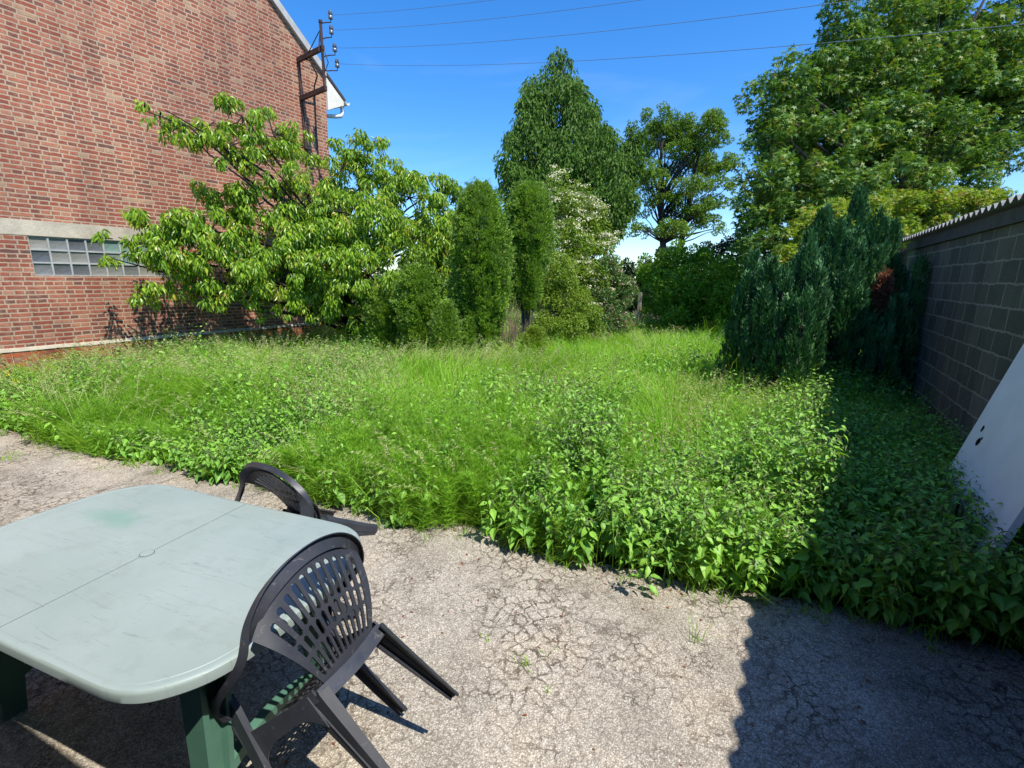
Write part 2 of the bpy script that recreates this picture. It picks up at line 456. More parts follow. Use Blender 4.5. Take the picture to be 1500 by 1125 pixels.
M['cherry'] = leaf_mat('cherry_leaf', G((0, (0.117, 0.232, 0.015)), (.45, (0.213, 0.384, 0.024)), (.82, (0.351, 0.505, 0.033)), (.93, (0.410, 0.448, 0.055)), (1, (.42, .33, .06))), 0.36, 0.38, 0.5)
M['column'] = leaf_mat('clipped_evergreen', G((0, (0.139, 0.265, 0.026)), (.5, (0.261, 0.426, 0.037)), (1, (.15, .26, .045))), 0.22, 0.5, 0.35)
M['elder'] = leaf_mat('pale_shrub_leaf', G((0, (0.112, 0.200, 0.020)), (.5, (0.200, 0.325, 0.030)), (1, (.26, .34, .055))), 0.40, 0.5, 0.3)
M['flower'] = leaf_mat('cream_flower', G((0, (.50, .50, .27)), (1, (.74, .72, .50))), 0.25, 0.7, 0.2, (1, 1, .9))
M['rose'] = leaf_mat('rose_leaf', G((0, (0.052, 0.130, 0.026)), (.6, (0.111, 0.208, 0.048)), (.9, (0.195, 0.260, 0.072)), (1, (.40, .20, .18))), 0.28, 0.4, 0.45)
M['hazel'] = leaf_mat('pyramid_tree_leaf', G((0, (0.060, 0.144, 0.016)), (.5, (0.109, 0.218, 0.025)), (1, (.11, .19, .045))), 0.28, 0.6, 0.22)
M['pine'] = leaf_mat('olive_tree_leaf', G((0, (0.106, 0.209, 0.025)), (.5, (0.212, 0.370, 0.039)), (1, (.13, .165, .035))), 0.28, 0.6, 0.22)
M['sycamore'] = leaf_mat('sycamore_leaf', G((0, (0.059, 0.148, 0.026)), (.5, (0.112, 0.231, 0.036)), (.82, (0.186, 0.305, 0.046)), (1, (.21, .24, .04))), 0.30, 0.5, 0.35)
M['maple'] = leaf_mat('golden_maple_leaf', G((0, (.13, .23, .025)), (.6, (.24, .36, .040)), (.92, (.36, .42, .07)), (1, (.46, .36, .12))), 0.42, 0.5, 0.3)
M['lime'] = leaf_mat('lime_hedge_leaf', G((0, (0.107, 0.238, 0.018)), (.5, (0.195, 0.373, 0.024)), (1, (.20, .31, .03))), 0.38, 0.5, 0.3)
M['yew'] = leaf_mat('dark_yew', G((0, (0.023, 0.075, 0.026)), (.45, (0.057, 0.167, 0.051)), (.8, (0.115, 0.270, 0.083)), (1, (.17, .31, .10))), 0.14, 0.5, 0.3, (1, 1.1, .7))
M['catkin'] = leaf_mat('nettle_flower_green', G((0, (.13, .20, .07)), (1, (.24, .29, .13))), 0.3, 0.7, 0.2)
M['brown'] = leaf_mat('dead_conifer_brown', G((0, (.16, .06, .03)), (1, (.33, .14, .07))), 0.2, 0.7, 0.2, (1, .9, .7))
M['darkleaf'] = leaf_mat('dark_hedge_leaf', G((0, (.018, .045, .015)), (1, (.05, .095, .025))), 0.22, 0.5, 0.3)
M['yellowflower'] = leaf_mat('yellow_flower', G((0, (.75, .55, .03)), (1, (.8, .65, .05))), 0.2, 0.6, 0.2, (1, 1, .5))

# ------------------------------------------------------------------ leaf scatter
T_DIAMOND = (np.array([(0, 0, 0), (.42, .5, .12), (1, 0, -.05), (.42, -.5, .12)]), [np.array([(0, 2, 1), (0, 3, 2)])])
T_NEEDLE = (np.array([(0, .5, 0), (1, 0, 0), (0, -.5, 0)]), [np.array([(0, 1, 2)])])
T_OVATE = (np.array([(0, 0, 0), (.12, .30, .06), (.38, .5, .10), (.72, .26, .04), (1, 0, -.16), (.72, -.26, .04), (.38, -.5, .10), (.12, -.30, .06), (.38, 0, .0), (.72, 0, -.03)]),
           [np.array([(0, 8, 2, 1), (8, 9, 3, 2), (0, 7, 6, 8), (8, 6, 5, 9)]), np.array([(9, 4, 3), (9, 5, 4)])])
def _palm():
    v = [(0, 0, 0)]; q = []
    for k, (a, l) in enumerate(((-118, .62), (-60, .85), (0, 1.0), (60, .85), (118, .62))):
        a0, a1 = R(a - 30), R(a + 30); a = R(a)
        b = len(v)
        v += [(.34 * math.cos(a0), .34 * math.sin(a0), .02), (l * math.cos(a), l * math.sin(a), -.12), (.34 * math.cos(a1), .34 * math.sin(a1), .02)]
        q.append((0, b, b + 1, b + 2))
    return (np.array(v), [np.array(q)])
T_PALM = _palm()
def _tuft():
    v = []; f = []
    for k in range(5):
        a = R(-60 + 30 * k); b = len(v)
        c, s_ = math.cos(a), math.sin(a)
        z = .16 * ((k % 2) * 2 - 1)
        v += [(0, 0, 0), (c * .6 - s_ * .10, s_ * .6 + c * .10, z), (c, s_, z * 1.5), (c * .6 + s_ * .10, s_ * .6 - c * .10, z)]
        f.append((b, b + 3, b + 2, b + 1))
    return (np.array(v), [np.array(f)])
T_TUFT = _tuft()

def unit(a):
    return a / np.maximum(np.linalg.norm(a, axis=-1, keepdims=True), 1e-9)
def rand_dir(n):
    return unit(rng.normal(size=(n, 3)))
def scatter(g, tpl, P, A, Nn, L, W, tint):
    """one copy of a leaf template at each P, pointing along A, facing Nn"""
    T, F = tpl
    n = len(P)
    A = unit(A); B = unit(np.cross(Nn, A)); C = np.cross(A, B)
    L = np.broadcast_to(L, (n,))[:, None, None]; W = np.broadcast_to(W, (n,))[:, None, None]
    V = P[:, None, :] + A[:, None, :] * (T[None, :, 0:1] * L) + B[:, None, :] * (T[None, :, 1:2] * W) + C[:, None, :] * (T[None, :, 2:3] * L)
    k = len(T)
    off = (np.arange(n) * k)[:, None, None]
    faces = [(f[None] + off).reshape(-1, f.shape[1]) for f in F]
    g_t = [np.repeat(tint, len(f)) for f in F]
    base = g.n
    g.v.append(V.reshape(-1, 3).astype(np.float32)); g.n += n * k
    for f, t in zip(faces, g_t):
        g.f.append(f + base); g.t.append(t.astype(np.float32))

def vnoise(x, y, s=1.0, seed=0):
    """smooth value noise in 0..1"""
    r = np.random.default_rng(1000 + seed).random((64, 64))
    x = np.asarray(x) * s + 100.3; y = np.asarray(y) * s + 77.7
    xi = np.floor(x).astype(int); yi = np.floor(y).astype(int)
    fx = x - xi; fy = y - yi; fx = fx * fx * (3 - 2 * fx); fy = fy * fy * (3 - 2 * fy)
    g_ = lambda a, b: r[a % 64, b % 64]
    return (g_(xi, yi) * (1 - fx) + g_(xi + 1, yi) * fx) * (1 - fy) + (g_(xi, yi + 1) * (1 - fx) + g_(xi + 1, yi + 1) * fx) * fy

def clumps(blobs, per_m3=None, count=60, shell=0.55, sub=(0.22, 0.38)):
    """blobs: (center Vector, rx, ry, rz). Returns sub clump centres and radii, mostly near each blob's outside"""
    C = []; Rr = []
    vol = np.array([b[1] * b[2] * b[3] for b in blobs]) ** 0.67
    cnt = np.maximum(3, (count * vol / vol.sum())).astype(int)
    for (c, rx, ry, rz), k in zip(blobs, cnt):
        d = rand_dir(k); r = rng.random(k) ** (1 / 3) * (1 - shell) + shell * rng.uniform(.82, 1.04, k)
        p = np.array(c)[None] + d * r[:, None] * np.array([rx, ry, rz])[None]
        C.append(p); Rr.append(rng.uniform(*sub, k) * (rx + ry + rz) / 3)
    return np.concatenate(C), np.concatenate(Rr)

def branches(g, base, top, targets, r0, r_tip=0.008, seg=6, wobble=0.25, low=0.25):
    """a tapered trunk base->top, with limbs leaving it towards each target"""
    base = Vector(base); top = Vector(top)
    n = 10; tr = []
    for i in range(n + 1):
        t = i / n
        p = base.lerp(top, t) + Vector((math.sin(t * 5 + r0 * 50), math.cos(t * 4 + 1), 0)) * wobble * r0 * 3 * t * (1 - t * .4)
        tr.append(p)
    g.tube(tr, [r0 * (1 - .85 * (i / n)) + r_tip + (r0 * .35 if i == 0 else 0) for i in range(n + 1)], 9)
    H = (top - base).length
    for tg in targets:
        tg = Vector(tg)
        # leave the trunk below the target
        rel = (tg - base).dot((top - base).normalized()) / H
        t0 = min(max(rel * 0.62, low), 0.9)
        i = t0 * n; a = tr[int(i)].lerp(tr[min(int(i) + 1, n)], i - int(i))
        ln = (tg - a).length
        mid = a.lerp(tg, .5) + Vector((random.uniform(-1, 1), random.uniform(-1, 1), random.uniform(-.3, 1.0))) * ln * .12
        pts = []
        for k in range(7):
            s_ = k / 6
            p = a.lerp(mid, s_).lerp(mid.lerp(tg, s_), s_)
            pts.append(p + Vector((random.uniform(-1, 1), random.uniform(-1, 1), random.uniform(-1, 1))) * ln * .02)
        rb = max(r_tip * 1.5, min(r0 * .5 * (1 - t0 * .6), 0.012 + ln * .016))
        g.tube(pts, [rb * (1 - s / 6) + r_tip * (s / 6) for s in range(7)], seg, cap=False)

def leafcloud(g, C, Rr, per, L, W, tpl=T_DIAMOND, droop=0.0, up=0.6, flat=1.0, tint=(0, 1), shell=0.5, outward=0.6):
    """leaves around clump centres"""
    n = len(C)
    k = np.maximum(4, (per * (Rr / Rr.mean()) ** 2)).astype(int)
    idx = np.repeat(np.arange(n), k); m = len(idx)
    d = rand_dir(m)
    rr = (rng.random(m) ** (1 / 3)) * (1 - shell) + shell * rng.uniform(.85, 1.1, m)
    off = d * rr[:, None] * Rr[idx][:, None]; off[:, 2] *= flat
    P = C[idx] + off
    A = d * outward + rand_dir(m) * .7; A[:, 2] -= droop
    Nn = d * .35 + rand_dir(m) * .55 + np.array([0, 0, up])
    ct = rng.uniform(-.18, .18, n)
    ti = np.clip(rng.uniform(tint[0], tint[1], m) + ct[idx], 0, 1)
    scatter(g, tpl, P, A, Nn, L * rng.uniform(.65, 1.25, m), W * rng.uniform(.7, 1.2, m), ti)

def pxblob(px, py, rx, ry, depth, rd=None):
    """crown lobe whose centre, width and height are measured as on a survey, at its own distance"""
    c = at(px, py, depth)
    a = rx * depth / FPX; b = ry * depth / FPX
    return (c, a, rd if rd else a, b)

# ================================================================== GROUND
g = Geo()
nx_, ny_ = 110, 110
xs = np.concatenate([np.linspace(-1500, -30, 8), np.linspace(-28, 20, nx_), np.linspace(24, 1500, 8)])
ys = np.concatenate([np.linspace(-1500, -10, 6), np.linspace(-8, 45, ny_), np.linspace(50, 2500, 10)])
X, Y = np.meshgrid(xs, ys, indexing='ij')
Z = (vnoise(X, Y, .6, 1) - .5) * .08 + (vnoise(X, Y, 2, 2) - .5) * .04 - .045
Z = np.where(Y < 3.4, -.035, Z)
V = np.stack([X, Y, Z], -1).reshape(-1, 3)
ni, nj = X.shape
ii, jj = np.meshgrid(np.arange(ni - 1), np.arange(nj - 1), indexing='ij')
a = (ii * nj + jj).ravel()
g.add(V, [np.stack([a, a + nj, a + nj + 1, a + 1], -1)])
o = g.build('ground', M['soil'], smooth=True); tag(o, kind='structure')

EDGE = [(-14, 1.2), (-9.5, 1.45), (-7.4, 1.72), (-6.3, 1.85), (-5.16, 2.06), (-3.92, 2.32), (-3.1, 2.35), (-2.62, 2.42), (-1.7, 2.62), (-.91, 2.64), (-.33, 2.74), (.31, 2.9), (1.2, 2.95), (1.6, 2.98)]
def edge_y(x):
    return np.interp(x, [e[0] for e in EDGE], [e[1] for e in EDGE])
px_ = np.linspace(-14, 1.6, 260)
py_ = edge_y(px_) + .10 + (vnoise(px_, px_ * 0, 5, 3) - .5) * .10 + (vnoise(px_, px_ * 0, 14, 4) - .5) * .05
g = Geo()
V = []
for i in range(len(px_)):
    V += [(px_[i], -6, 0), (px_[i], py_[i], 0), (px_[i], py_[i] + .015, -.045)]
F = []
for i in range(len(px_) - 1):
    a = 3 * i
    F += [(a, a + 3, a + 4, a + 1), (a + 1, a + 4, a + 5, a + 2)]
g.add(V, [np.array(F)])
o = g.build('patio', M['asphalt']); tag(o, kind='structure')

# ================================================================== BRICK HOUSE (left)
WX = -9.9
house = empty('brick_house', (WX, 8.6, 0), 'tall red brick gable end with glass block window and concrete lintel', 'house')
Y0, Y1, RIDGE, EZ = -6.6, 8.6, 1.0, 6.2
def rake(y): return EZ + (Y1 - abs(y - RIDGE) - RIDGE) * .8
wy0, wy1, wz0, wz1 = 2.94, 4.78, 1.72, 2.29
ly0, ly1, lz0, lz1 = 1.2, 6.0, 2.30, 2.52
g = Geo()
def wallrect(y0, y1, z0, z1):
    g.add([(WX, y0, z0), (WX, y1, z0), (WX, y1, z1), (WX, y0, z1)], [np.array([(0, 1, 2, 3)])])
wallrect(Y0, Y1, .64, wz0); wallrect(Y0, wy0, wz0, wz1); wallrect(wy1, Y1, wz0, wz1); wallrect(Y0, Y1, wz1, EZ)
g.add([(WX, Y0, EZ), (WX, Y1, EZ), (WX, RIDGE, rake(RIDGE))], [np.array([(0, 1, 2)])])
g.add([(WX, Y1, .64), (WX - 8, Y1, .64), (WX - 8, Y1, EZ), (WX, Y1, EZ)], [np.array([(0, 1, 2, 3)])])
g.add([(WX, wy0, wz0), (WX, wy1, wz0), (WX, wy1, wz1), (WX, wy0, wz1), (WX - .1, wy0, wz0), (WX - .1, wy1, wz0), (WX - .1, wy1, wz1), (WX - .1, wy0, wz1)],
      [np.array([(0, 1, 5, 4), (1, 2, 6, 5), (2, 3, 7, 6), (3, 0, 4, 7)])])
g.box(WX - 8.3, WX - 8, Y0, Y1, .64, EZ)
g.build('wall', M['brick'], house)
g = Geo(); g.box(WX - 8.3, WX + .02, Y0, Y1 + .02, -.1, .63)
o = g.build('plinth', M['old_brick'], house); o['label'] = 'crumbling orange brick plinth along the foot of the wall'
g = Geo()
n = 60
rings = []
for i in range(n + 1):
    y = Y0 + (Y1 + .05 - Y0) * i / n
    w = (math.sin(i * 1.7) + math.sin(i * .61)) * .004
    rings.append([(WX - .02, y, .615), (WX + .035 + w, y, .618 + w), (WX + .02 + w, y, .665 + w), (WX - .02, y, .675)])
g.loft(rings)
g.build('cement_ledge', M['concrete'], house)
g = Geo(); g.box(WX - .05, WX + .006, ly0, ly1, lz0, lz1)
g.build('lintel', M['concrete'], house)
# glass block window
win = Geo()
nc, nr = 8, 3
pw = (wy1 - wy0) / nc; ph = (wz1 - wz0) / nr; t = .011
for i in range(nc + 1):
    y = wy0 + i * pw; win.box(WX - .08, WX - .012, max(wy0, y - t), min(wy1, y + t), wz0, wz1)
for j in range(nr + 1):
    z = wz0 + j * ph
    for i in range(nc):
        win.box(WX - .08, WX - .014, wy0 + i * pw + t, wy0 + (i + 1) * pw - t, max(wz0, z - t), min(wz1, z + t))
wo_ = win.build('window', M['grout'], house)
gb = Geo()
for i in range(nc):
    for j in range(nr):
        y0 = wy0 + i * pw + t; y1 = y0 + pw - 2 * t; z0 = wz0 + j * ph + t; z1 = z0 + ph - 2 * t
        b = .018
        tt = random.random()
        if (i, j) in ((4, 2), (5, 1), (5, 2)): tt = .97
        if (i, j) in ((0, 1),): tt = .02
        rg = [[(WX - .05, y0, z0), (WX - .05, y1, z0), (WX - .05, y1, z1), (WX - .05, y0, z1)],
              [(WX - .022, y0, z0), (WX - .022, y1, z0), (WX - .022, y1, z1), (WX - .022, y0, z1)],
              [(WX - .030, y0 + b, z0 + b), (WX - .030, y1 - b, z0 + b), (WX - .030, y1 - b, z1 - b), (WX - .030, y0 + b, z1 - b)]]
        gb.loft(rg, tint=tt)
gb.build('glass_blocks', M['glassblock'], wo_)
# roof, verge, eaves
g = Geo()
for s_ in (1, -1):
    ye = RIDGE + s_ * (Y1 - RIDGE + .55)
    ze = rake(Y1) - .55 * .8
    r0 = [(WX + .06, RIDGE, rake(RIDGE) + .06), (WX + .06, ye, ze + .06), (WX + .06, ye, ze + .13), (WX + .06, RIDGE, rake(RIDGE) + .13)]
    r1 = [(p[0] - 8.5, p[1], p[2]) for p in r0]
    g.loft([r0, r1])
g.build('roof', M['roof'], house)
g = Geo()
for s_ in (1, -1):
    yb = RIDGE + s_ * (Y1 - RIDGE)
    p = [(yb, EZ + .0), (yb, EZ + .17), (RIDGE, rake(RIDGE) + .17), (RIDGE, rake(RIDGE) + .0)]
    g.loft([[(WX + .003, y, z) for y, z in p], [(WX + .075, y, z + .01) for y, z in p]])
g.build('verge_strip', M['grey_trim'], house)
g = Geo()
prof = [(8.603, 6.16), (9.02, 5.86), (9.06, 5.80), (8.98, 5.70), (8.603, 5.42)]
prof = [(8.603, 6.20), (9.08, 5.83), (9.08, 5.74), (8.98, 5.70), (8.603, 5.52)]
g.loft([[(WX + .06, y, z) for y, z in prof], [(WX - 8, y, z) for y, z in prof]])
g.build('boxed_eaves', M['white_upvc'], house)
g = Geo()
gp = []
for k in range(9):
    a = math.pi * k / 8
    gp.append((9.15 - .065 * math.cos(a), 5.83 - .075 * math.sin(a)))
gp2 = [(y, z) for y, z in gp] + [(9.15 + .055 * math.cos(math.pi * k / 8), 5.83 - .062 * math.sin(math.pi * k / 8)) for k in range(9)]
g.loft([[(WX + .12, y, z) for y, z in gp2], [(WX - 8, y, z) for y, z in gp2]])
g.build('gutter', M['white_upvc'], house)
g = Geo()
g.tube([(WX - .05, 9.12, 5.76), (WX - .05, 9.12, 5.60), (WX - .05, 9.06, 5.52), (WX - .07, 8.92, 5.48), (WX - .20, 8.74, 5.46), (WX - .30, 8.67, 5.4), (WX - .32, 8.66, 4.9), (WX - .32, 8.66, 0)], .045, 10)
g.build('downpipe', M['pipe'], house, True)

# ================================================================== electric service bracket on the gable
br = empty('service_bracket', (WX, 7.9, 5.5), 'rusty iron electric service bracket with four insulators on the brick gable', 'bracket')
PX_, PY_ = -8.92, 7.74
def z_at(py, x=PX_, y=PY_):
    lo, hi = 0, 14
    for _ in range(40):
        m_ = (lo + hi) / 2
        _, q, _ = project([(x, y, m_)])
        if q[0] > py: lo = m_
        else: hi = m_
    return lo
g = Geo()
for za in (6.31, 5.56):
    g = Geo(); g.loft([[(WX + .01, 7.9 + a_, za + b_) for a_, b_ in ((-.03, -.045), (.03, -.045), (.03, .045), (-.03, .045))],
            [(PX_ + .04, PY_ + a_, za + b_) for a_, b_ in ((-.03, -.045), (.03, -.045), (.03, .045), (-.03, .045))]])
    g.build('arm', M['rust'], br)
g = Geo()
g.tube([(WX + .04, 7.9, 6.3), (WX + .04, 7.91, 5.5), (WX + .04, 7.93, 4.3)], [.03, .03, .03], 8)
g.build('wall_rail', M['rust'], br)
ztop = z_at(32)
g = Geo(); g.tube([(PX_, PY_, 5.5), (PX_, PY_, ztop)], .028, 10); g.tube([(PX_, PY_, ztop - .02), (PX_, PY_, ztop + .03)], .038, 10)
g.tube([(PX_ - .02, PY_ - .06, 6.3), (PX_ - .03, PY_ - .07, ztop - .55), (PX_, PY_, ztop - .05)], .013, 6)
g.build('mast', M['rust'], br, True)
g = Geo()
g.tube([(WX + .30, 7.86, 6.27), (WX + .42, 7.88, 6.22), (WX + .3, 8.15, 6.05), (WX + .06, 8.25, 5.9), (WX + .03, 8.25, 5.0), (WX + .03, 8.26, 4.1)], .016, 6)
g.tube([(PX_ + .03, PY_ + .02, ztop - .5), (PX_ + .13, PY_ + .02, ztop - .75), (PX_ + .05, PY_, ztop - .9), (PX_, PY_ - .04, 6.6), (WX + .3, 7.84, 6.24)], .010, 6)
g.build('cable', M['cable'], br, True)
wires = []
ins_px = [(483, 22), (483, 44), (486, 70), (488, 93)]
foot_px = [34, 57, 83, 104]
for (ix, iy), fy in zip(ins_px, foot_px):
    fwd = Vector((math.cos(YAW), math.sin(YAW), 0))
    z0 = z_at(fy)
    zi = z_at(iy)
    a0 = Vector((PX_, PY_, z0)); a1 = Vector((PX_, PY_, 0)) + fwd * ((ix - 470) * 11.3 / FPX)
    a1.z = zi
    g = Geo(); g.tube([a0, a0.lerp(a1, .6) + Vector((0, 0, -(a0.z - a1.z) * .2 - .10)), Vector((a1.x, a1.y, a1.z - .13)), Vector((a1.x, a1.y, a1.z - .03))], .011, 6)
    st = g.build('insulator_stem', M['rust'], br, True)
    g = Geo()
    g.tube([a1 + Vector((0, 0, d)) for d in (-.07, -.065, -.01, 0, .02, .05, .075, .08)], [.03, .045, .045, .03, .045, .04, .035, .012], 10)
    g.build('insulator', M['glassins'], st, True)
    wires.append(a1)
labels = ['topmost overhead wire running right from the highest insulator', 'second overhead wire down from the top of the bracket',
          'third overhead wire down, thin and pale against the sky', 'lowest overhead wire crossing the pointed tree and the big sycamore']
ends = [(1500, -150), (1500, -105), (1500, -48), (1500, 22)]
for w, lb, (ex, ey) in zip(wires, labels, ends):
    e = at(ex, ey, 3.9)
    e = w + (e - w) * 1.12
    pts = []
    for k in range(41):
        s_ = k / 40
        p = w.lerp(e, s_); p.z -= 4 * .17 * s_ * (1 - s_)
        pts.append(p)
    g = Geo(); g.tube(pts, .0029, 5)
    o = g.build('overhead_wire', M['wire'], None, True)
    tag(o, lb, 'wire', 'overhead wires from the bracket')

# ================================================================== SHED WALL (right)
shed = empty('block_shed', (1.6, 10.4, 0), 'dark concrete block shed wall under a corrugated roof', 'shed')
SX, SY1 = 1.6, 10.4
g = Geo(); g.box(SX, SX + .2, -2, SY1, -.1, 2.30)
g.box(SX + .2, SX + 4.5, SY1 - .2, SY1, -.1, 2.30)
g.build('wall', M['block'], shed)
g = Geo(); g.box(SX - .028, SX + .16, -2, SY1 + .03, 2.303, 2.43)
g.build('fascia_beam', M['plinth_beam'], shed)
g = Geo()
per = .177; yy = np.arange(-2.0, SY1 + .12, per / 12)
zz = .026 * np.cos(2 * np.pi * yy / per)
V = []
for k, (x, zb) in enumerate(((SX - .10, 2.475), (SX + 2.4, 2.475 + .42), (SX + 4.8, 2.475 + .84))):
    for y, z in zip(yy, zz): V.append((x, y, zb + z))
    for y, z in zip(yy, zz): V.append((x, y, zb + z + .007))
m_ = len(yy); F = []
for k in range(2):
    for i in range(m_ - 1):
        a = k * 2 * m_ + i; F.append((a, a + 1, a + 2 * m_ + 1, a + 2 * m_)); a += m_; F.append((a, a + 2 * m_, a + 2 * m_ + 1, a + 1))
for i in range(m_ - 1): F.append((i, i + m_, i + m_ + 1, i + 1))
g.add(V, [np.array(F)])
M['fibre'] = simple('grey_fibre_cement', (.25, .245, .23), 0.85, 0.25, 0.25, 4, 0.5)
g.build('corrugated_roof', M['fibre'], shed)
g = Geo()
g.loft([[(SX - .10, SY1 + .10, 2.44), (SX - .10, SY1 + .16, 2.44), (SX - .10, SY1 + .16, 2.54), (SX - .10, SY1 + .10, 2.54)],
        [(SX + 4.8, SY1 + .10, 3.28), (SX + 4.8, SY1 + .16, 3.28), (SX + 4.8, SY1 + .16, 3.38), (SX + 4.8, SY1 + .10, 3.38)]])
g.build('verge_trim', M['plinth_beam'], shed)

# white panel leaning on the wall
M['panel'] = simple('scuffed_white_board', (.84, .85, .86), 0.42, 0.45, 0.10, 2.2, 0.05)
pan = empty('white_panel', (1.05, 3.7, 0), 'scuffed white board leaning against the dark block wall', 'panel')
g = Geo()
sl_ = (1.56 - 1.0) / 2.25
def panp(y, z, off): return (1.0 + sl_ * z - off, y, z)
bm = bmesh.new()
rg = []
for off in (0, .035):
    rg.append([panp(3.22, .0, off), panp(4.26, .0, off), panp(4.26, 2.25, off), panp(3.22, 2.25, off)])
g.loft(rg)
g.build('board', M['panel'], pan)
M['hole'] = simple('torn_hole', (.015, .013, .012), .9, .1)
for (y, z, r_) in ((4.12, .88, .022), (4.075, .80, .028), (4.05, .83, .012), (3.8, .62, .008)):
    c0 = Vector(panp(y, z, .0365)); ring = []
    nn = 9
    ring = [c0 + Vector((-.0 + sl_ * math.sin(2 * math.pi * k / nn) * r_, math.cos(2 * math.pi * k / nn) * r_ * random.uniform(.6, 1.2), math.sin(2 * math.pi * k / nn) * r_ * random.uniform(.8, 1.2))) for k in range(nn)]
    g = Geo(); g.add([tuple(p) for p in ring], [np.array([list(range(nn))])])
    g.build('torn_hole', M['hole'], pan)
g = Geo()
g.tube([(1.02, 3.55, 0), (1.0, 3.56, .35), (.99, 3.55, .52), (.985, 3.50, .58), (.985, 3.45, .56), (.99, 3.44, .50), (1.0, 3.47, .46)], .008, 6)
o = g.build('iron_hook', M['cable'], None, True); tag(o, 'bent black iron hook standing in front of the white board', 'hook')

# own house behind the camera: its eave throws the shade at the near edge of the patio
g = Geo()
M['render'] = simple('grey_render', (.38, .36, .33), 0.9, 0.2, 0.1, 3, 0.3)
home = empty('own_house', (-3, -1.2, 0), 'rendered house behind the viewer whose eave shades the patio edge', 'house')
g.box(-9, 1.5, -1.5, -1.2, 0, 2.5); g.build('wall', M['render'], home)
ev = lambda x: .019 + .098 * x
g = Geo(); g.loft([[(x, -1.6, 2.503), (x, ev(x), 2.503), (x, ev(x), 2.6), (x, -1.6, 2.6)] for x in (-7.5, 1.45)]); g.build('eave', M['white_upvc'], home)

M['hole_dark'] = simple('dark_gap', (.03, .035, .03), .8, .2)
# ================================================================== TABLE
def catmull(P, n):
    P = [np.array(p, float) for p in P]; P = [2 * P[0] - P[1]] + P + [2 * P[-1] - P[-2]]
    out = []
    for i in range(1, len(P) - 2):
        for k in range(n):
            t_ = k / n
            out.append(.5 * (2 * P[i] + (P[i + 1] - P[i - 1]) * t_ + (2 * P[i - 1] - 5 * P[i] + 4 * P[i + 1] - P[i + 2]) * t_ ** 2 + (3 * P[i] - P[i - 1] - 3 * P[i + 1] + P[i + 2]) * t_ ** 3))
    out.append(P[-2])
    return out
tb = empty('garden_table', (-2.08, .789, 0), 'faded pale green oval plastic garden table with umbrella hole', 'table')
tb.rotation_euler = (0, 0, R(9.3))
bpy.context.view_layer.update()
tm = tb.matrix_basis.copy()
def local_build(g, name, mat, parent, smooth=False):
    o = link(name, g.mesh(name), mat, None, smooth)
    o.parent = parent
    return o
def outline():
    q = [(0, .472), (.3, .475), (.50, .475), (.56, .472), (.61, .461), (.66, .437), (.71, .391), (.75, .334), (.775, .268), (.788, .2), (.797, .1), (.80, 0)]
    q = [tuple(p) for p in catmull(q, 5)]
    full = q + [(x, -y) for x, y in q[::-1][1:]]
    return full + [(-x, y) for x, y in full[::-1][1:-1]]
OUT = outline()
for sgn in (1, -1):
    half = [p for p in OUT if p[0] * sgn > .0015]
    half.sort(key=lambda p: math.atan2(p[1], p[0] * sgn))
    y0 = half[0][1]; y1 = half[-1][1]
    half = [(.0015 * sgn, y0)] + half + [(.0015 * sgn, y1)]
    if sgn < 0: half = half[::-1]
    def ring(inset, z):
        r_ = []
        for (x, y) in half:
            l = math.hypot(x, y)
            f = (l - inset) / l if abs(x) > .01 else 1
            xx = x * f if abs(x) > .01 else x
            yy_ = y * f if abs(x) > .01 else math.copysign(abs(y) - inset, y)
            r_.append((xx, yy_, z))
        return r_
    g = Geo()
    g.loft([ring(.012, .675), ring(.004, .676), ring(0, .681), ring(0, .705), ring(.002, .712), ring(.007, .7165), ring(.014, .718), ring(.026, .718), ring(.028, .7165), ring(.031, .7165), ring(.033, .718)], cap=True)
    local_build(g, 'tabletop_leaf', M['table'], tb)
g = Geo()
g.tube([(0, 0, .7185), (0, 0, .7195)], .030, 24); 
o = local_build(g, 'umbrella_hole_rim', M['table'], tb)
g = Geo(); g.tube([(0, 0, .7196), (0, 0, .7200)], .0255, 24)
local_build(g, 'hole_gap', M['hole_dark'], o)
g = Geo(); g.tube([(0, .0, .7201), (0, .0, .7206)], .0235, 24)
local_build(g, 'hole_cap', M['table'], o)
g = Geo(); g.box(-.60, .60, -.36, -.33, .63, .674); g.box(-.60, .60, .33, .36, .63, .674); g.box(-.02, .02, -.33, .33, .64, .674); g.box(.57, .60, -.33, .33, .63, .674); g.box(-.60, -.57, -.33, .33, .63, .674)
local_build(g, 'under_frame', M['table_leg'], tb)
def table_leg(sx, sy):
    g = Geo()
    rings = []
    for t_ in np.linspace(0, 1, 9):
        z = .65 * (1 - t_)
        cx = sx * (.575 + .015 * t_); cy = sy * (.225 + .035 * t_)
        w = .055 - .018 * t_; d = .050 - .012 * t_
        P = [(-w, -d), (w, -d), (w, d), (w * .6, d), (w * .45, d * .5), (-w * .45, d * .5), (-w * .6, d), (-w, d)]
        rings.append([(cx + p[1] * sx, cy + p[0], z) for p in P])
    g.loft(rings)
    return g
for sx in (1, -1):
    for sy in (1, -1):
        local_build(table_leg(sx, sy), 'leg', M['table_leg'], tb)
    g = Geo()
    rr = []
    for t_ in np.linspace(-1, 1, 11):
        z = .15 + .06 * (1 - t_ * t_)
        rr.append([(sx * (.585 + a_), t_ * .225, z + b_) for a_, b_ in ((-.018, -.022), (.018, -.022), (.018, .022), (-.018, .022))])
    g.loft(rr); local_build(g, 'cross_bar', M['table_leg'], tb)

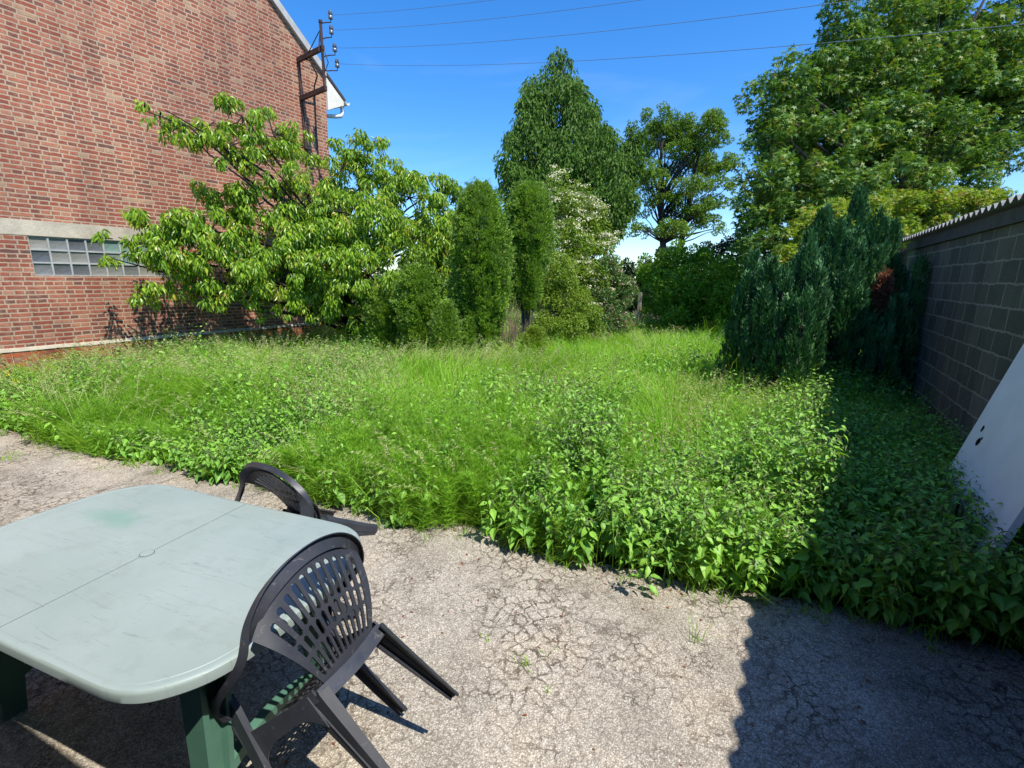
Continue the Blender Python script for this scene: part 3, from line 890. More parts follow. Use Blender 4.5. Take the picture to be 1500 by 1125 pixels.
# ================================================================== CHAIRS
def plate(S, mask, nu, nv, th, nrm):
    """thick perforated plate from a surface function"""
    us = np.linspace(-1, 1, nu + 1); vs = np.linspace(0, 1, nv + 1)
    P = np.array([[S(u, v) for v in vs] for u in us])
    du = np.gradient(P, axis=0); dv = np.gradient(P, axis=1)
    n_ = unit(np.cross(du, dv)); 
    if np.dot(n_[nu // 2, nv // 2], nrm) < 0: n_ = -n_
    A_ = P + n_ * th / 2; B_ = P - n_ * th / 2
    keep = np.array([[mask((us[i] + us[i + 1]) / 2, (vs[j] + vs[j + 1]) / 2) for j in range(nv)] for i in range(nu)])
    W_ = nv + 1; n0 = (nu + 1) * W_
    F = []
    for i in range(nu):
        for j in range(nv):
            if not keep[i, j]: continue
            a = i * W_ + j; b = a + W_; c = b + 1; d = a + 1
            F.append((a, b, c, d)); F.append((a + n0, d + n0, c + n0, b + n0))
            if i == 0 or not keep[i - 1, j]: F.append((a, d, d + n0, a + n0))
            if i == nu - 1 or not keep[i + 1, j]: F.append((b, b + n0, c + n0, c))
            if j == 0 or not keep[i, j - 1]: F.append((a, a + n0, b + n0, b))
            if j == nv - 1 or not keep[i, j + 1]: F.append((d, c, c + n0, d + n0))
    g = Geo(); g.add(np.concatenate([A_.reshape(-1, 3), B_.reshape(-1, 3)]), [np.array(F)])
    return g
def S_back(u, v):
    w = .118 + .135 * v ** .85
    x = u * w
    z = .395 + v * (.385 - .085 * u * u - .02 * u ** 4)
    y = -.185 - .150 * v + .078 * u * u * v * v - .015 * math.sin(math.pi * v)
    return (x, y, z)
NS = 11
def slot_mask(u, v):
    if abs(u) > .90: return True
    p = 1.80 / NS
    k = math.floor((u + .90) / p); c = -.90 + (k + .5) * p
    du = abs(u - c) / p
    if du > .28: return True
    top = .885 - .05 * c * c
    def inside(a, b):
        if not (a < v < b): return False
        e = min(v - a, b - v) / .022
        return du < .28 * math.sqrt(max(0, min(1, e)))
    odd = k % 2
    segs = [(.555 if not odd else .54, top + .02), (.375 if not odd else .36, .53 if not odd else .515), (.09, .345 if not odd else .33)]
    return not any(inside(a, b) for a, b in segs)
def S_seat(u, v):
    w = .165 + .055 * v
    x = u * w
    y = -.185 + v * .41
    z = .405 - .018 * math.sin(math.pi * v) * (1 - u * u) + .012 * v - (.03 * max(0, v - .9) / .1)
    return (x, y, z)
def seat_mask(u, v):
    if abs(u) > .86 or v < .10 or v > .86: return True
    p = 1.72 / 9
    k = math.floor((u + .86) / p); c = -.86 + (k + .5) * p
    if abs(u - c) / p > .30: return True
    q = .76 / 7
    f = ((v - .10) / q) % 1
    return not (.16 < f < .84)
def sweep(path, normals, prof, n=7):
    """profile (a along side, b along normal) swept on a path"""
    P = catmull(path, n); Nn = catmull(normals, n); rings = []
    m = len(P)
    for i in range(m):
        t_ = unit(P[min(i + 1, m - 1)] - P[max(i - 1, 0)]); nn = Nn[i] - t_ * np.dot(Nn[i], t_); nn = unit(nn); s_ = np.cross(t_, nn)
        pf = prof(i / (m - 1)) if callable(prof) else prof
        rings.append([P[i] + s_ * a + nn * b for a, b in pf])
    return rings
def make_chair(name, label):
    root = empty(name, (0, 0, 0), label, 'chair', 'plastic chairs tipped against the table')
    plate(S_seat, seat_mask, 90, 80, .006, (0, 0, 1)).build('seat', M['chair'], root)
    bk = plate(S_back, slot_mask, 231, 130, .007, (0, 1, 0)).build('backrest', M['chair'], root)
    # lower back panel ribs and rim of the seat
    g = Geo()
    path = [(-.22, .21, .395), (-.205, .0, .40), (-.17, -.19, .40)]
    for s_ in (1, -1):
        p = [(s_ * abs(x), y, z) for x, y, z in path]
        g.loft(sweep(p, [(s_, 0, .1)] * 3, [(-.022, -.004), (.022, -.004), (.022, .004), (-.022, .004)]))
    g.loft(sweep([(-.21, .225, .375), (0, .245, .37), (.21, .225, .375)], [(0, 1, .2)] * 3, [(-.025, -.004), (.025, -.004), (.025, .004), (-.025, .004)]))
    g.loft(sweep([(-.165, -.20, .385), (0, -.205, .375), (.165, -.20, .385)], [(0, -1, .2)] * 3, [(-.025, -.004), (.025, -.004), (.025, .004), (-.025, .004)]))
    g.build('seat_rim', M['chair'], root)
    # arch that becomes the arms
    half = [((.228, .175, .560), (.6, .6, .35)), ((.240, .12, .598), (.25, .15, 1)), ((.268, 0, .622), (.2, 0, 1)), ((.280, -.13, .642), (.3, .30, .9)), ((.272, -.215, .668), (.5, .65, .6)),
            ((.238, -.276, .712), (.25, 1, .25)), ((.175, -.316, .752), (.1, 1, .15)), ((.09, -.338, .776), (0, 1, .1))]
    path = [(-p[0], p[1], p[2]) for p, _ in half] + [(0, -.344, .784)] + [p for p, _ in half[::-1]]
    nrm = [(-q[0], q[1], q[2]) for _, q in half] + [(0, 1, .1)] + [q for _, q in half[::-1]]
    def prof(t_):
        e = abs(t_ - .5) * 2
        w = .026 + .020 * max(0, e - .45) * 2.2
        return [(-w, -.003), (-w, .004), (w - .004, .004), (w - .004, .0045), (w, .0045), (w, -.024), (w - .004, -.024), (w - .004, -.003)]
    def prof_flip(t_):
        return prof(t_)
    g = Geo(); g.loft(sweep(path, nrm, prof_flip, 8)); g.build('arch_rail', M['chair'], root, False)
    # front legs run up to the front of the arms, rear legs start at the back corners of the seat
    for s_ in (1, -1):
        rings = []
        for t_ in np.linspace(0, 1, 12):
            z = .585 * (1 - t_)
            cx = .226 + .078 * t_ - .006 * math.sin(math.pi * t_); cy = .165 + .05 * t_
            w = .040 - .016 * t_; d = .034 - .010 * t_; th = .0045
            if t_ == 0: w *= .8
            P = [(0, -w), (0, w * .8), (-d, w), (-d, w - th), (-th, w * .8 - th), (-th, -w + th), (-d * .7, -w + th), (-d * .7, -w)]
            rings.append([(s_ * (cx + a_), cy + b_, z) for a_, b_ in P])
        g = Geo(); g.loft(rings)
        # apron between the front leg and the seat
        ap = [[(s_ * .238, .195, .50), (s_ * .238, .199, .50), (s_ * .255, .215, .30), (s_ * .255, .211, .30)],
              [(s_ * .215, .205, .425), (s_ * .215, .210, .425), (s_ * .222, .222, .345), (s_ * .222, .217, .345)],
              [(s_ * .185, .215, .40), (s_ * .185, .220, .40), (s_ * .185, .225, .36), (s_ * .185, .220, .36)]]
        g.loft(ap)
        g.build('leg', M['chair'], root)
        rings = []
        for t_ in np.linspace(0, 1, 12):
            z = .40 * (1 - t_)
            cx = .162 + .022 * t_; cy = -.155 - .085 * t_ 
            w = .060 - .036 * t_ ** .8; d = .050 - .022 * t_; th = .0045
            P = [(0, -w), (0, w), (-d, w + .004), (-d, w - th), (-th, w - th), (-th, th * .5), (th * 1.5, 0), (-th, -th * .5), (-th, -w + th), (-d, -w + th), (-d, -w - .004)]
            rings.append([(s_ * (cx + a_ * .6 + .012), cy + b_ + a_ * .3, z) for a_, b_ in P])
        g = Geo(); g.loft(rings); g.build('leg', M['chair'], root)
        # side apron joining rear and front legs under the seat
        g = Geo()
        pr = []
        for t_ in np.linspace(0, 1, 13):
            y = -.17 + .35 * t_; x = .18 + .05 * t_
            drop = .045 + .07 * (2 * t_ - 1) ** 4
            pr.append([(s_ * x, y, .415 + .03 * t_), (s_ * (x + .005), y, .415 + .03 * t_), (s_ * (x + .009), y, .41 - drop), (s_ * (x + .004), y, .41 - drop)])
        g.loft(pr); g.build('side_apron', M['chair'], root)
    return root
def pose(x, y, yaw, tip, roll, sc=.921):
    return (Matrix.Translation((x, y, 0)) @ Matrix.Rotation(yaw, 4, 'Z') @ Matrix.Rotation(roll, 4, 'Y') @ Matrix.Rotation(-tip, 4, 'X') @ Matrix.Scale(sc, 4) @ Matrix.Translation((0, -.25, 0)))
ch = make_chair('plastic_chair', 'dark grey slatted plastic chair tipped against the near right end of the table')
ch2 = ch.copy(); COL.objects.link(ch2)
ch2['label'] = 'dark grey plastic chair tipped against the far long side of the table'
for c_ in list(ch.children):
    d_ = c_.copy(); COL.objects.link(d_); d_.parent = ch2
ch.matrix_world = pose(-1.172, .966, R(98.3), R(44.9), R(-2.6))
ch2.matrix_world = pose(-2.09, 1.555, R(180.5), R(52), R(.5))

# ================================================================== TREES AND SHRUBS
def tree(name, label, cat, blobs, base, top, r0, mat, nclump, per, L, W, bark='bark', tpl=T_DIAMOND, group=None, droop=0., up=.6, flat=1., sub=(.22, .38),
         tint=(0, 1), limb=14, wob=.25, shell=.55, low=.25, extra=None, crown='crown', trunkname='trunk', lshell=.5, outward=.6, twigs=0):
    root = empty(name, tuple(base), label, cat, group)
    C, Rr = clumps(blobs, count=nclump, shell=shell, sub=sub)
    g = Geo()
    tg = [b[0] for b in blobs]
    if limb > len(tg): tg = tg + [Vector(C[i]) for i in rng.choice(len(C), min(limb - len(tg), len(C)), replace=False)]
    branches(g, base, top, tg, r0, wobble=wob, low=low)
    for i in range(twigs):
        c = Vector(C[rng.integers(len(C))]); b = min(tg, key=lambda q: (q - c).length)
        g.tube([b, b.lerp(c, .5) + Vector(rng.normal(size=3)) * .06, c], [.014, .009, .004], 4, cap=False)
    g.build(trunkname, M[bark], root)
    g = Geo()
    leafcloud(g, C, Rr, per, L, W, tpl, droop, up, flat, tint, lshell, outward)
    if extra: extra(g, C, Rr)
    g.build(crown, M[mat], root)
    return root, C, Rr

# --- cherry in front of the gable
cb = []
for px, py, rx, ry, x in ((235, 165, 22, 14, -8.2), (262, 185, 26, 24, -8.2), (300, 190, 30, 18, -8.2), (212, 157, 9, 8, -8.2), (355, 170, 34, 26, -8.2), (330, 215, 45, 28, -8.2), (400, 195, 40, 30, -8.2), (385, 235, 45, 28, -8.2), (445, 215, 35, 25, -8.6),
                          (330, 285, 35, 25, -8.7), (255, 325, 50, 24, -8.8), (215, 330, 38, 22, -8.9), (165, 350, 30, 9, -9.1), (175, 378, 28, 9, -9.0), (310, 335, 60, 35, -8.5), (250, 385, 50, 25, -8.8), (220, 425, 30, 18, -9.0),
                          (330, 395, 60, 35, -8.4), (395, 340, 60, 40, -8.2), (300, 432, 40, 16, -8.6), (420, 400, 60, 35, -8.0), (410, 438, 45, 18, -8.1), (400, 460, 22, 10, -8.1), (450, 290, 60, 45, -8.2), (380, 300, 45, 35, -8.5), (228, 362, 34, 24, -8.9), (245, 345, 30, 22, -8.9), (300, 365, 50, 30, -8.5), (460, 350, 50, 40, -8.0)):
    c = on_x(px, py, x); d = project([c])[2][0]
    cb.append((c, .42, rx * d / FPX * 1.0, ry * d / FPX))
for px, py, rx, ry, d in ((505, 235, 30, 30, 9.6), (540, 215, 34, 24, 9.8), (535, 270, 50, 35, 9.8), (575, 260, 30, 25, 10), (600, 290, 45, 35, 10), (640, 280, 35, 22, 10.4), (650, 320, 35, 35, 10.4),
                          (500, 310, 50, 45, 9.2), (560, 330, 55, 40, 9.6), (610, 350, 50, 40, 10), (480, 370, 55, 45, 9.0), (540, 400, 55, 40, 9.3), (500, 430, 50, 30, 9.2), (620, 390, 40, 35, 10.0), (560, 440, 40, 25, 9.6), (520, 465, 45, 22, 9.7), (470, 450, 30, 22, 9.4), (590, 450, 35, 25, 10), (640, 350, 40, 40, 10.3), (655, 400, 30, 40, 10.3), (660, 300, 25, 25, 10.6), (625, 440, 25, 30, 10.3)):
    c = at(px, py, d); cb.append((c, rx * d / FPX, .45, ry * d / FPX))
base = Vector((-8.0, 7.2, -.05))
tree('cherry_tree', 'spreading cherry tree with long drooping leaves in front of the brick gable', 'tree', cb, base, base + Vector((-.25, .1, 3.6)), .12, 'cherry', 800, 64, .112, .037,
     bark='bark_dark', droop=1.25, up=.35, sub=(.20, .34), limb=60, shell=.5, low=.18, tint=(0, .92), lshell=.2, outward=.55, twigs=320, tpl=T_OVATE)

# --- clipped columns
def column(name, label, px, ytop, ybot, halfw, depth, n, mat='column', L=.045, W=.022, taper=.75, group='clipped evergreen columns beside the cherry tree', top_round=.18, legs=0.0, open_stems=False, waist=.85):
    c0 = at(px, ybot, depth); c1 = at(px, ytop, depth)
    zb, zt = max(0, c0.z), c1.z
    base = Vector((c0.x, c0.y, 0))
    root = empty(name, tuple(base), label, 'shrub', group)
    w = halfw * depth / FPX
    g = Geo()
    for k in range(9):
        a = random.random() * 6.28; q = random.uniform(.1, .55)
        p0 = base + Vector((math.cos(a) * .08, math.sin(a) * .08, 0)); p1 = base + Vector((math.cos(a) * w * q, math.sin(a) * w * q, zb + (zt - zb) * random.uniform(.5, .92)))
        g.tube([p0, p0.lerp(p1, .5) + Vector((random.uniform(-.04, .04), random.uniform(-.04, .04), 0)), p1], [.022, .015, .005], 5)
    g.build('stems', M['bark'], root)
    n = int(n * 4.6); nl = n // 34
    m = nl * 34
    a = rng.random(nl) * 2 * np.pi
    t_ = rng.random(nl) ** .85
    ridge = 1 + .10 * np.sin(a * 5 + px) + 0.36 * (vnoise(a * 2, t_ * 5, 1, int(px)) - .5) + .36 * (vnoise(a * 5, t_ * 14, 1, int(px) + 1) - .5)
    prof = (taper + (1 - taper) * np.sin(np.pi * np.clip(t_ * .95 + .05, 0, 1))) * np.where(t_ > 1 - top_round, np.sqrt(np.clip(1 - ((t_ - (1 - top_round)) / top_round) ** 2, 0.02, 1)), 1)
    prof = prof * np.interp(t_, [0, .25, .62, 1], [waist, .5 + .5 * waist, 1, 1])
    r_ = w * prof * ridge * (1 - .42 * rng.random(nl) ** 1.3)
    H_ = zt - max(zb, legs)
    z0 = max(zb if zb > .05 else 0.0, legs)
    Pl = np.stack([base.x + r_ * np.cos(a), base.y + r_ * np.sin(a), z0 + H_ * t_ + .05 * np.sin(a * 3 + 1)], -1)
    dl = np.stack([np.cos(a), np.sin(a), np.full(nl, .35)], -1)
    tl = np.clip(rng.random(nl) * .6 + (vnoise(a * 3, Pl[:, 2] * 5, 1, 5) - .5) * .7 + (ridge - 1) * 1.2 + .2, 0, 1)
    P = np.repeat(Pl, 34, 0) + rng.normal(size=(m, 3)) * .026; d = np.repeat(dl, 34, 0)
    A = d * .9 + rand_dir(m) * .7 + np.array([0, 0, .55]); Nn = rand_dir(m) * .8 + d * .8
    ti = np.clip(np.repeat(tl, 34) + rng.normal(size=m) * .12, 0, 1)
    g = Geo(); scatter(g, T_DIAMOND, P, A, Nn, L * rng.uniform(.7, 1.3, m), L * .62 * rng.uniform(.7, 1.2, m), ti)
    # a few shoots that escaped the shears
    q = int(n * .05)
    ii_ = rng.choice(m, q); P2 = P[ii_] + d[ii_] * rng.uniform(.01, .11, (q, 1)) + np.array([0, 0, .04])
    scatter(g, T_TUFT, P2, A[ii_], Nn[ii_], L * 1.1, L * .8, np.full(q, .9))
    g.build('foliage', M[mat], root)
    return root
column('evergreen_column', 'tallest clipped evergreen column, full to the ground, left of the bare twigs', 704, 284, 540, 41, 9.3, 26000, top_round=.34, waist=.6)
column('evergreen_column', 'clipped evergreen column with bare stems at its foot, right of the tallest', 772, 280, 450, 30, 9.9, 17000, taper=.8, waist=.42)
column('evergreen_column', 'mid height clipped evergreen column left of the tallest one', 617, 395, 545, 30, 9.2, 15000, top_round=.12)
column('evergreen_column', 'low clipped evergreen column half hidden in the shade of the cherry', 567, 428, 530, 22, 9.6, 9000, top_round=.12)
column('evergreen_column', 'short pointed evergreen at the right foot of the mid height column', 655, 448, 545, 18, 8.8, 7000, taper=.5, top_round=.6)
column('evergreen_column', 'small narrow evergreen seedling between the columns', 688, 468, 545, 9, 8.9, 1800, taper=.4, top_round=.6)
column('evergreen_column', 'little yellowish bush in the grass right of the bare twigs', 781, 485, 530, 13, 8.9, 2600, mat='elder', taper=.6, top_round=.5, L=.05)
# bare twigs
tw = at(740, 520, 9.2); g = Geo()
for k in range(70):
    a = random.random() * 6.28; l_ = random.uniform(.5, 1.5)
    p0 = Vector((tw.x + math.cos(a) * .07, tw.y + math.sin(a) * .07, 0)); p1 = p0 + Vector((math.cos(a) * .28 * l_ * random.random(), math.sin(a) * .28 * l_ * random.random(), l_))
    g.tube([p0, p0.lerp(p1, .5) + Vector((random.uniform(-.05, .05), random.uniform(-.05, .05), 0)), p1], [.010, .007, .002], 4)
o = g.build('bare_twigs', M['deadwood']); tag(o, 'clump of bare brown twigs between the two tallest clipped columns', 'twigs')
# orange stump
st = at(717, 540, 8.7); g = Geo()
rings = []
for z, r_ in ((-.02, .13), (.1, .12), (.3, .105), (.42, .10), (.43, .09)):
    rings.append([(st.x + math.cos(k * .449) * r_ * (1 + .1 * math.sin(k * 2.3)), st.y + math.sin(k * .449) * r_ * (1 + .1 * math.sin(k * 2.3)), z + .02 * math.sin(k)) for k in range(14)])
g.loft(rings)
M['stump'] = simple('orange_cut_wood', (.42, .20, .10), .85, .2, .3, 12, .4)
o = g.build('tree_stump', M['stump'], None, False); tag(o, 'small orange tree stump in the grass below the bare twigs', 'stump')

# --- flowering shrub
def flowers(root, C, Rr, n, size, zmin=0, mat='flower', name='blossom', facing=None):
    idx = rng.integers(0, len(C), n)
    d = rand_dir(n); d[:, 2] = np.abs(d[:, 2]) * .8 + .1
    d[:, 1] -= .5; d[:, 0] += .2; d = unit(d)
    P0 = C[idx] + d * (Rr[idx] * 1.06)[:, None]
    k = 14
    P = np.repeat(P0, k, 0) + rng.normal(size=(n * k, 3)) * np.array([size, size, size * .35])
    dd = np.repeat(d, k, 0)
    g = Geo(); scatter(g, T_DIAMOND, P, rand_dir(n * k) + dd * .2, dd + rand_dir(n * k) * .3 + np.array([0, 0, .4]), size * .8, size * .7, rng.random(n * k))
    g.build(name, M[mat], root)
bl = [pxblob(*b) for b in ((815, 290, 22, 40, 13), (840, 310, 30, 36, 13), (850, 340, 35, 35, 13), (880, 350, 25, 20, 12.8), (825, 370, 40, 40, 12.6), (870, 385, 35, 30, 12.6), (850, 420, 45, 35, 12.5), (800, 265, 10, 18, 13.2), (812, 262, 6, 22, 13.2), (850, 455, 45, 25, 12.4), (835, 480, 40, 18, 12.4), (880, 430, 40, 30, 12.6), (860, 310, 25, 25, 13), (895, 345, 18, 12, 12.8))]
base = at(845, 480, 12.8); base.z = -.05
root, C, Rr = tree('flowering_elder', 'pale green shrub covered in flat cream blossom behind the clipped columns', 'shrub', bl, base, base + Vector((-.1, .1, 3.0)), .06, 'elder', 300, 110, .085, .045, sub=(.25, .4), droop=.2, limb=16)
flowers(root, C, Rr, 760, .055)
bl = [pxblob(*b) for b in ((812, 410, 28, 35, 10.8), (835, 440, 28, 25, 10.8), (800, 445, 20, 20, 10.6), (850, 462, 30, 14, 10.8), (820, 480, 35, 22, 10.6), (790, 490, 22, 16, 10.5), (860, 485, 25, 14, 10.8))]
base = at(820, 480, 10.8); base.z = -.05
tree('light_green_shrub', 'bright yellow green shrub below the cream blossom', 'shrub', bl, base, base + Vector((0, 0, 1.4)), .03, 'elder', 130, 140, .055, .032, sub=(.28, .45), tint=(.3, 1))
bl = [pxblob(*b) for b in ((885, 400, 25, 25, 12.2), (905, 425, 25, 28, 12.2), (880, 445, 32, 20, 12), (860, 430, 20, 20, 12.1), (915, 450, 12, 14, 12.1), (885, 475, 38, 18, 12), (920, 475, 20, 14, 12))]
base = at(885, 475, 12.2); base.z = -.05
root, C, Rr = tree('rose_bush', 'dark leaved bush with pinkish flowers right of the cream blossom', 'shrub', bl, base, base + Vector((0, 0, 1.5)), .035, 'rose', 150, 130, .060, .036, sub=(.25, .4))
M['pink'] = leaf_mat('pale_pink_flower', G((0, (.52, .27, .22)), (1, (.66, .45, .36))), .25, .7, .2, (1, .9, .9))
flowers(root, C, Rr, 70, .03, mat='pink')

# --- pointed tree far behind
bl = []
for py, xl, xr in ((88, 815, 829), (112, 796, 843), (140, 770, 858), (172, 754, 880), (205, 738, 902), (240, 734, 915), (272, 732, 925), (300, 745, 930), (325, 850, 925)):
    w = (xr - xl) / 2; k = max(1, int(w / 22))
    for i in range(k):
        cx = xl + (xr - xl) * (i + .5) / k
        for zz_ in ((0, -1, 1) if w > 35 else (0,)):
            c = at(cx + random.uniform(-6, 6), py + random.uniform(-6, 6), 22 + zz_ * w * .022)
            r_ = min(w, 24) * 22 / FPX
            bl.append((c, r_, r_, 17 * 22 / FPX))
base = at(835, 400, 22); base.z = 0
bl.append(pxblob(822, 80, 13, 12, 22))
tree('pointed_tree', 'tall dark pointed tree with drooping leaf bunches, tip near the lowest wire', 'tree', bl, base, at(822, 120, 22), .22, 'hazel', 700, 78, .20, .085,
     bark='bark_dark', droop=1.3, up=.3, sub=(.40, .62), limb=70, flat=1.25, lshell=.4)
bl = [pxblob(*b) for b in ((925, 200, 16, 22, 24), (922, 235, 18, 25, 24), (915, 262, 18, 25, 24))]
base = at(868, 420, 24); base.z = 0
tree('slender_tree', 'narrow dark tree top squeezed between the pointed tree and the open crowned tree', 'tree', bl, base, bl[0][0], .12, 'hazel', 60, 90, .2, .08, droop=1., sub=(.35, .5), bark='bark_dark', low=.7)

# --- open crowned tree with visible stems
bl = []
for b in ((965, 172, 22, 16), (1000, 180, 14, 8), (1030, 185, 28, 20), (975, 200, 34, 14), (1045, 208, 24, 12), (945, 218, 22, 14), (1000, 222, 30, 12), (1040, 240, 34, 14), (950, 250, 24, 12), (985, 248, 22, 10),
          (1058, 268, 22, 12), (1015, 270, 26, 10), (940, 275, 20, 10), (970, 292, 26, 8), (1050, 295, 24, 10), (1000, 312, 30, 10), (935, 310, 20, 9), (1035, 325, 26, 9), (925, 335, 18, 9), (945, 340, 16, 8), (1058, 335, 14, 8), (985, 335, 26, 9), (1000, 290, 22, 10), (960, 262, 20, 10), (1025, 300, 20, 10)):
    c = at(b[0], b[1], 34 + random.uniform(-1.6, 1.6)); bl.append((c, b[2] * 34 / FPX, b[2] * 34 / FPX * .9, b[3] * 34 / FPX))
base = at(978, 420, 34); base.z = 0
root, C, Rr = tree('open_crowned_tree', 'tall airy olive green tree with its forked stems showing against the sky', 'tree', bl, base, at(966, 185, 34), .30, 'pine', 420, 115, .17, .085,
     bark='bark_dark', up=.7, sub=(.28, .48), limb=60, flat=.62, low=.35, tint=(0, 1))
g = Geo(); branches(g, base, at(1032, 200, 34), [b[0] for b in bl if b[0].x > at(1000, 250, 34).x], .26, low=.35)
o = g.build('trunk', M['bark_dark'], root)

# --- sycamore on the right
bl = []
for b in ((1120, 150, 34, 30, 12.5), (1150, 120, 35, 35, 12.5), (1125, 200, 35, 30, 12.3), (1115, 250, 38, 30, 12), (1110, 300, 36, 28, 12), (1110, 340, 34, 30, 12.2), (1160, 180, 45, 40, 12.5), (1210, 130, 45, 45, 12.8), (1240, 80, 45, 45, 13), (1250, 25, 38, 40, 13.2),
          (1225, -10, 20, 30, 13.2), (1300, 40, 50, 45, 13.4), (1300, 110, 55, 45, 13), (1370, 30, 50, 40, 13.6), (1380, 100, 55, 45, 13.4), (1450, 60, 45, 45, 13.8), (1450, 150, 50, 45, 13.4), (1420, 210, 50, 40, 13), (1360, 190, 55, 40, 12.6),
          (1480, 220, 40, 30, 13.4), (1290, 190, 55, 45, 12.6), (1220, 220, 55, 45, 12.2), (1170, 270, 50, 40, 12), (1240, 285, 55, 30, 12), (1320, 260, 50, 30, 12), (1400, 265, 45, 22, 12.6), (1160, 330, 45, 40, 12.2), (1530, 120, 60, 60, 13.6), (1400, -40, 90, 50, 14), (1520, 20, 60, 50, 14), (1110, 370, 30, 25, 12.4), (1150, 385, 40, 25, 12.4)):
    bl.append(pxblob(*b, rd=.9))
for b in ((1220, 200, 90, 90, 14.4), (1320, 120, 100, 90, 15), (1400, 160, 90, 80, 15.2), (1180, 300, 70, 60, 14)):
    bl.append(pxblob(*b, rd=1.2))
base = at(1345, 420, 14); base.z = 0
tree('sycamore_tree', 'huge broad sycamore with lobed leaves rising behind the shed', 'tree', bl, base, at(1330, 20, 14), .32, 'sycamore', 1250, 72, .108, .108, tpl=T_PALM,
     sub=(.26, .42), limb=90, droop=.35, up=.9, low=.3, shell=.5, flat=.8, lshell=.3)
# golden maple
bl = [pxblob(*b, rd=.6) for b in ((1180, 350, 32, 20, 10.4), (1205, 325, 35, 22, 10.4), (1250, 310, 40, 22, 10.6), (1300, 300, 40, 18, 11.6), (1345, 305, 40, 22, 12), (1390, 300, 40, 18, 12), (1430, 290, 32, 14, 12.4), (1300, 335, 40, 25, 11.6), (1360, 335, 40, 20, 12), (1155, 380, 22, 16, 10.4), (1460, 290, 14, 14, 12.5))]
base = at(1285, 440, 11.6); base.z = 0
tree('golden_maple', 'yellow green maple bush glowing under the sycamore behind the shed roof', 'tree', bl, base, at(1285, 320, 11.6), .07, 'maple', 330, 62, .078, .075, tpl=T_PALM, sub=(.3, .45), up=1.1, limb=30, flat=.8)
# hedge in the background
bl = [pxblob(*b) for b in ((965, 395, 28, 25, 16), (1000, 385, 34, 25, 16), (1035, 395, 34, 25, 15.5), (960, 430, 26, 28, 15.5), (1000, 430, 40, 35, 15), (1045, 430, 40, 35, 14.5), (1075, 400, 30, 30, 14.2), (1080, 450, 40, 30, 13.5), (1010, 462, 50, 20, 14.8), (950, 460, 16, 18, 15.4))]
base = at(1010, 480, 15.5); base.z = 0
tree('laurel_bush', 'rounded bush with lime green top in the far right corner of the meadow', 'shrub', bl, base, base + Vector((0, 0, 2.2)), .08, 'lime', 260, 105, .11, .065, sub=(.26, .4), limb=26)
bl = [pxblob(*b) for b in ((900, 395, 24, 16, 19), (925, 405, 22, 18, 19), (945, 395, 20, 16, 19), (920, 430, 30, 20, 18.5), (890, 430, 20, 20, 18.5), (968, 385, 26, 16, 19), (1040, 372, 26, 18, 19), (1070, 368, 22, 20, 19))]
base = at(925, 470, 19); base.z = 0
tree('dark_hedge', 'dark low hedge far away between the flowering bush and the lime topped bush', 'hedge', bl, base, base + Vector((0, 0, 1.8)), .06, 'darkleaf', 90, 110, .12, .07, sub=(.26, .4), bark='bark_dark')
# distant planting that closes the garden
bl = []
for k in range(16):
    if k < 6: bl.append(pxblob(590 + k * 22, 360 + random.uniform(-8, 8), 24, 36, 15 + random.uniform(-.4, .4), rd=.6)); bl.append(pxblob(590 + k * 22, 430 + random.uniform(-8, 8), 24, 36, 14.6 + random.uniform(-.4, .4), rd=.6))
    bl.append(pxblob(560 + k * 28, 425 + random.uniform(-6, 6), 26, 30, 19.5 + random.uniform(-.5, .5), rd=.7))
base = at(720, 480, 20); base.z = 0
tree('rear_hedge', 'long dark hedge closing the garden behind the columns', 'hedge', bl, base, base + Vector((0, 0, 1.6)), .06, 'lime', 420, 90, .11, .06, sub=(.3, .45), bark='bark_dark', limb=16)
bl = []
for k in range(8):
    bl.append(pxblob(1090 + k * 45, 430 + random.uniform(-8, 8), 34, 60, 17 + random.uniform(-.5, .5), rd=.8))
base = at(1200, 480, 17); base.z = 0
tree('rear_thicket', 'dark thicket under the sycamore behind the yews', 'hedge', bl, base, base + Vector((0, 0, 2)), .08, 'darkleaf', 220, 90, .16, .09, sub=(.3, .45), bark='bark_dark', limb=16)

# fence post
fp = at(937, 445, 15.2); g = Geo()
g.box(fp.x - .05, fp.x + .05, fp.y - .05, fp.y + .05, 0, 1.35); g.box(fp.x - .035, fp.x + .035, fp.y - .035, fp.y + .035, 1.35, 1.38)
o = g.build('fence_post', M['wood']); tag(o, 'grey wooden post at the far end of the meadow', 'post')

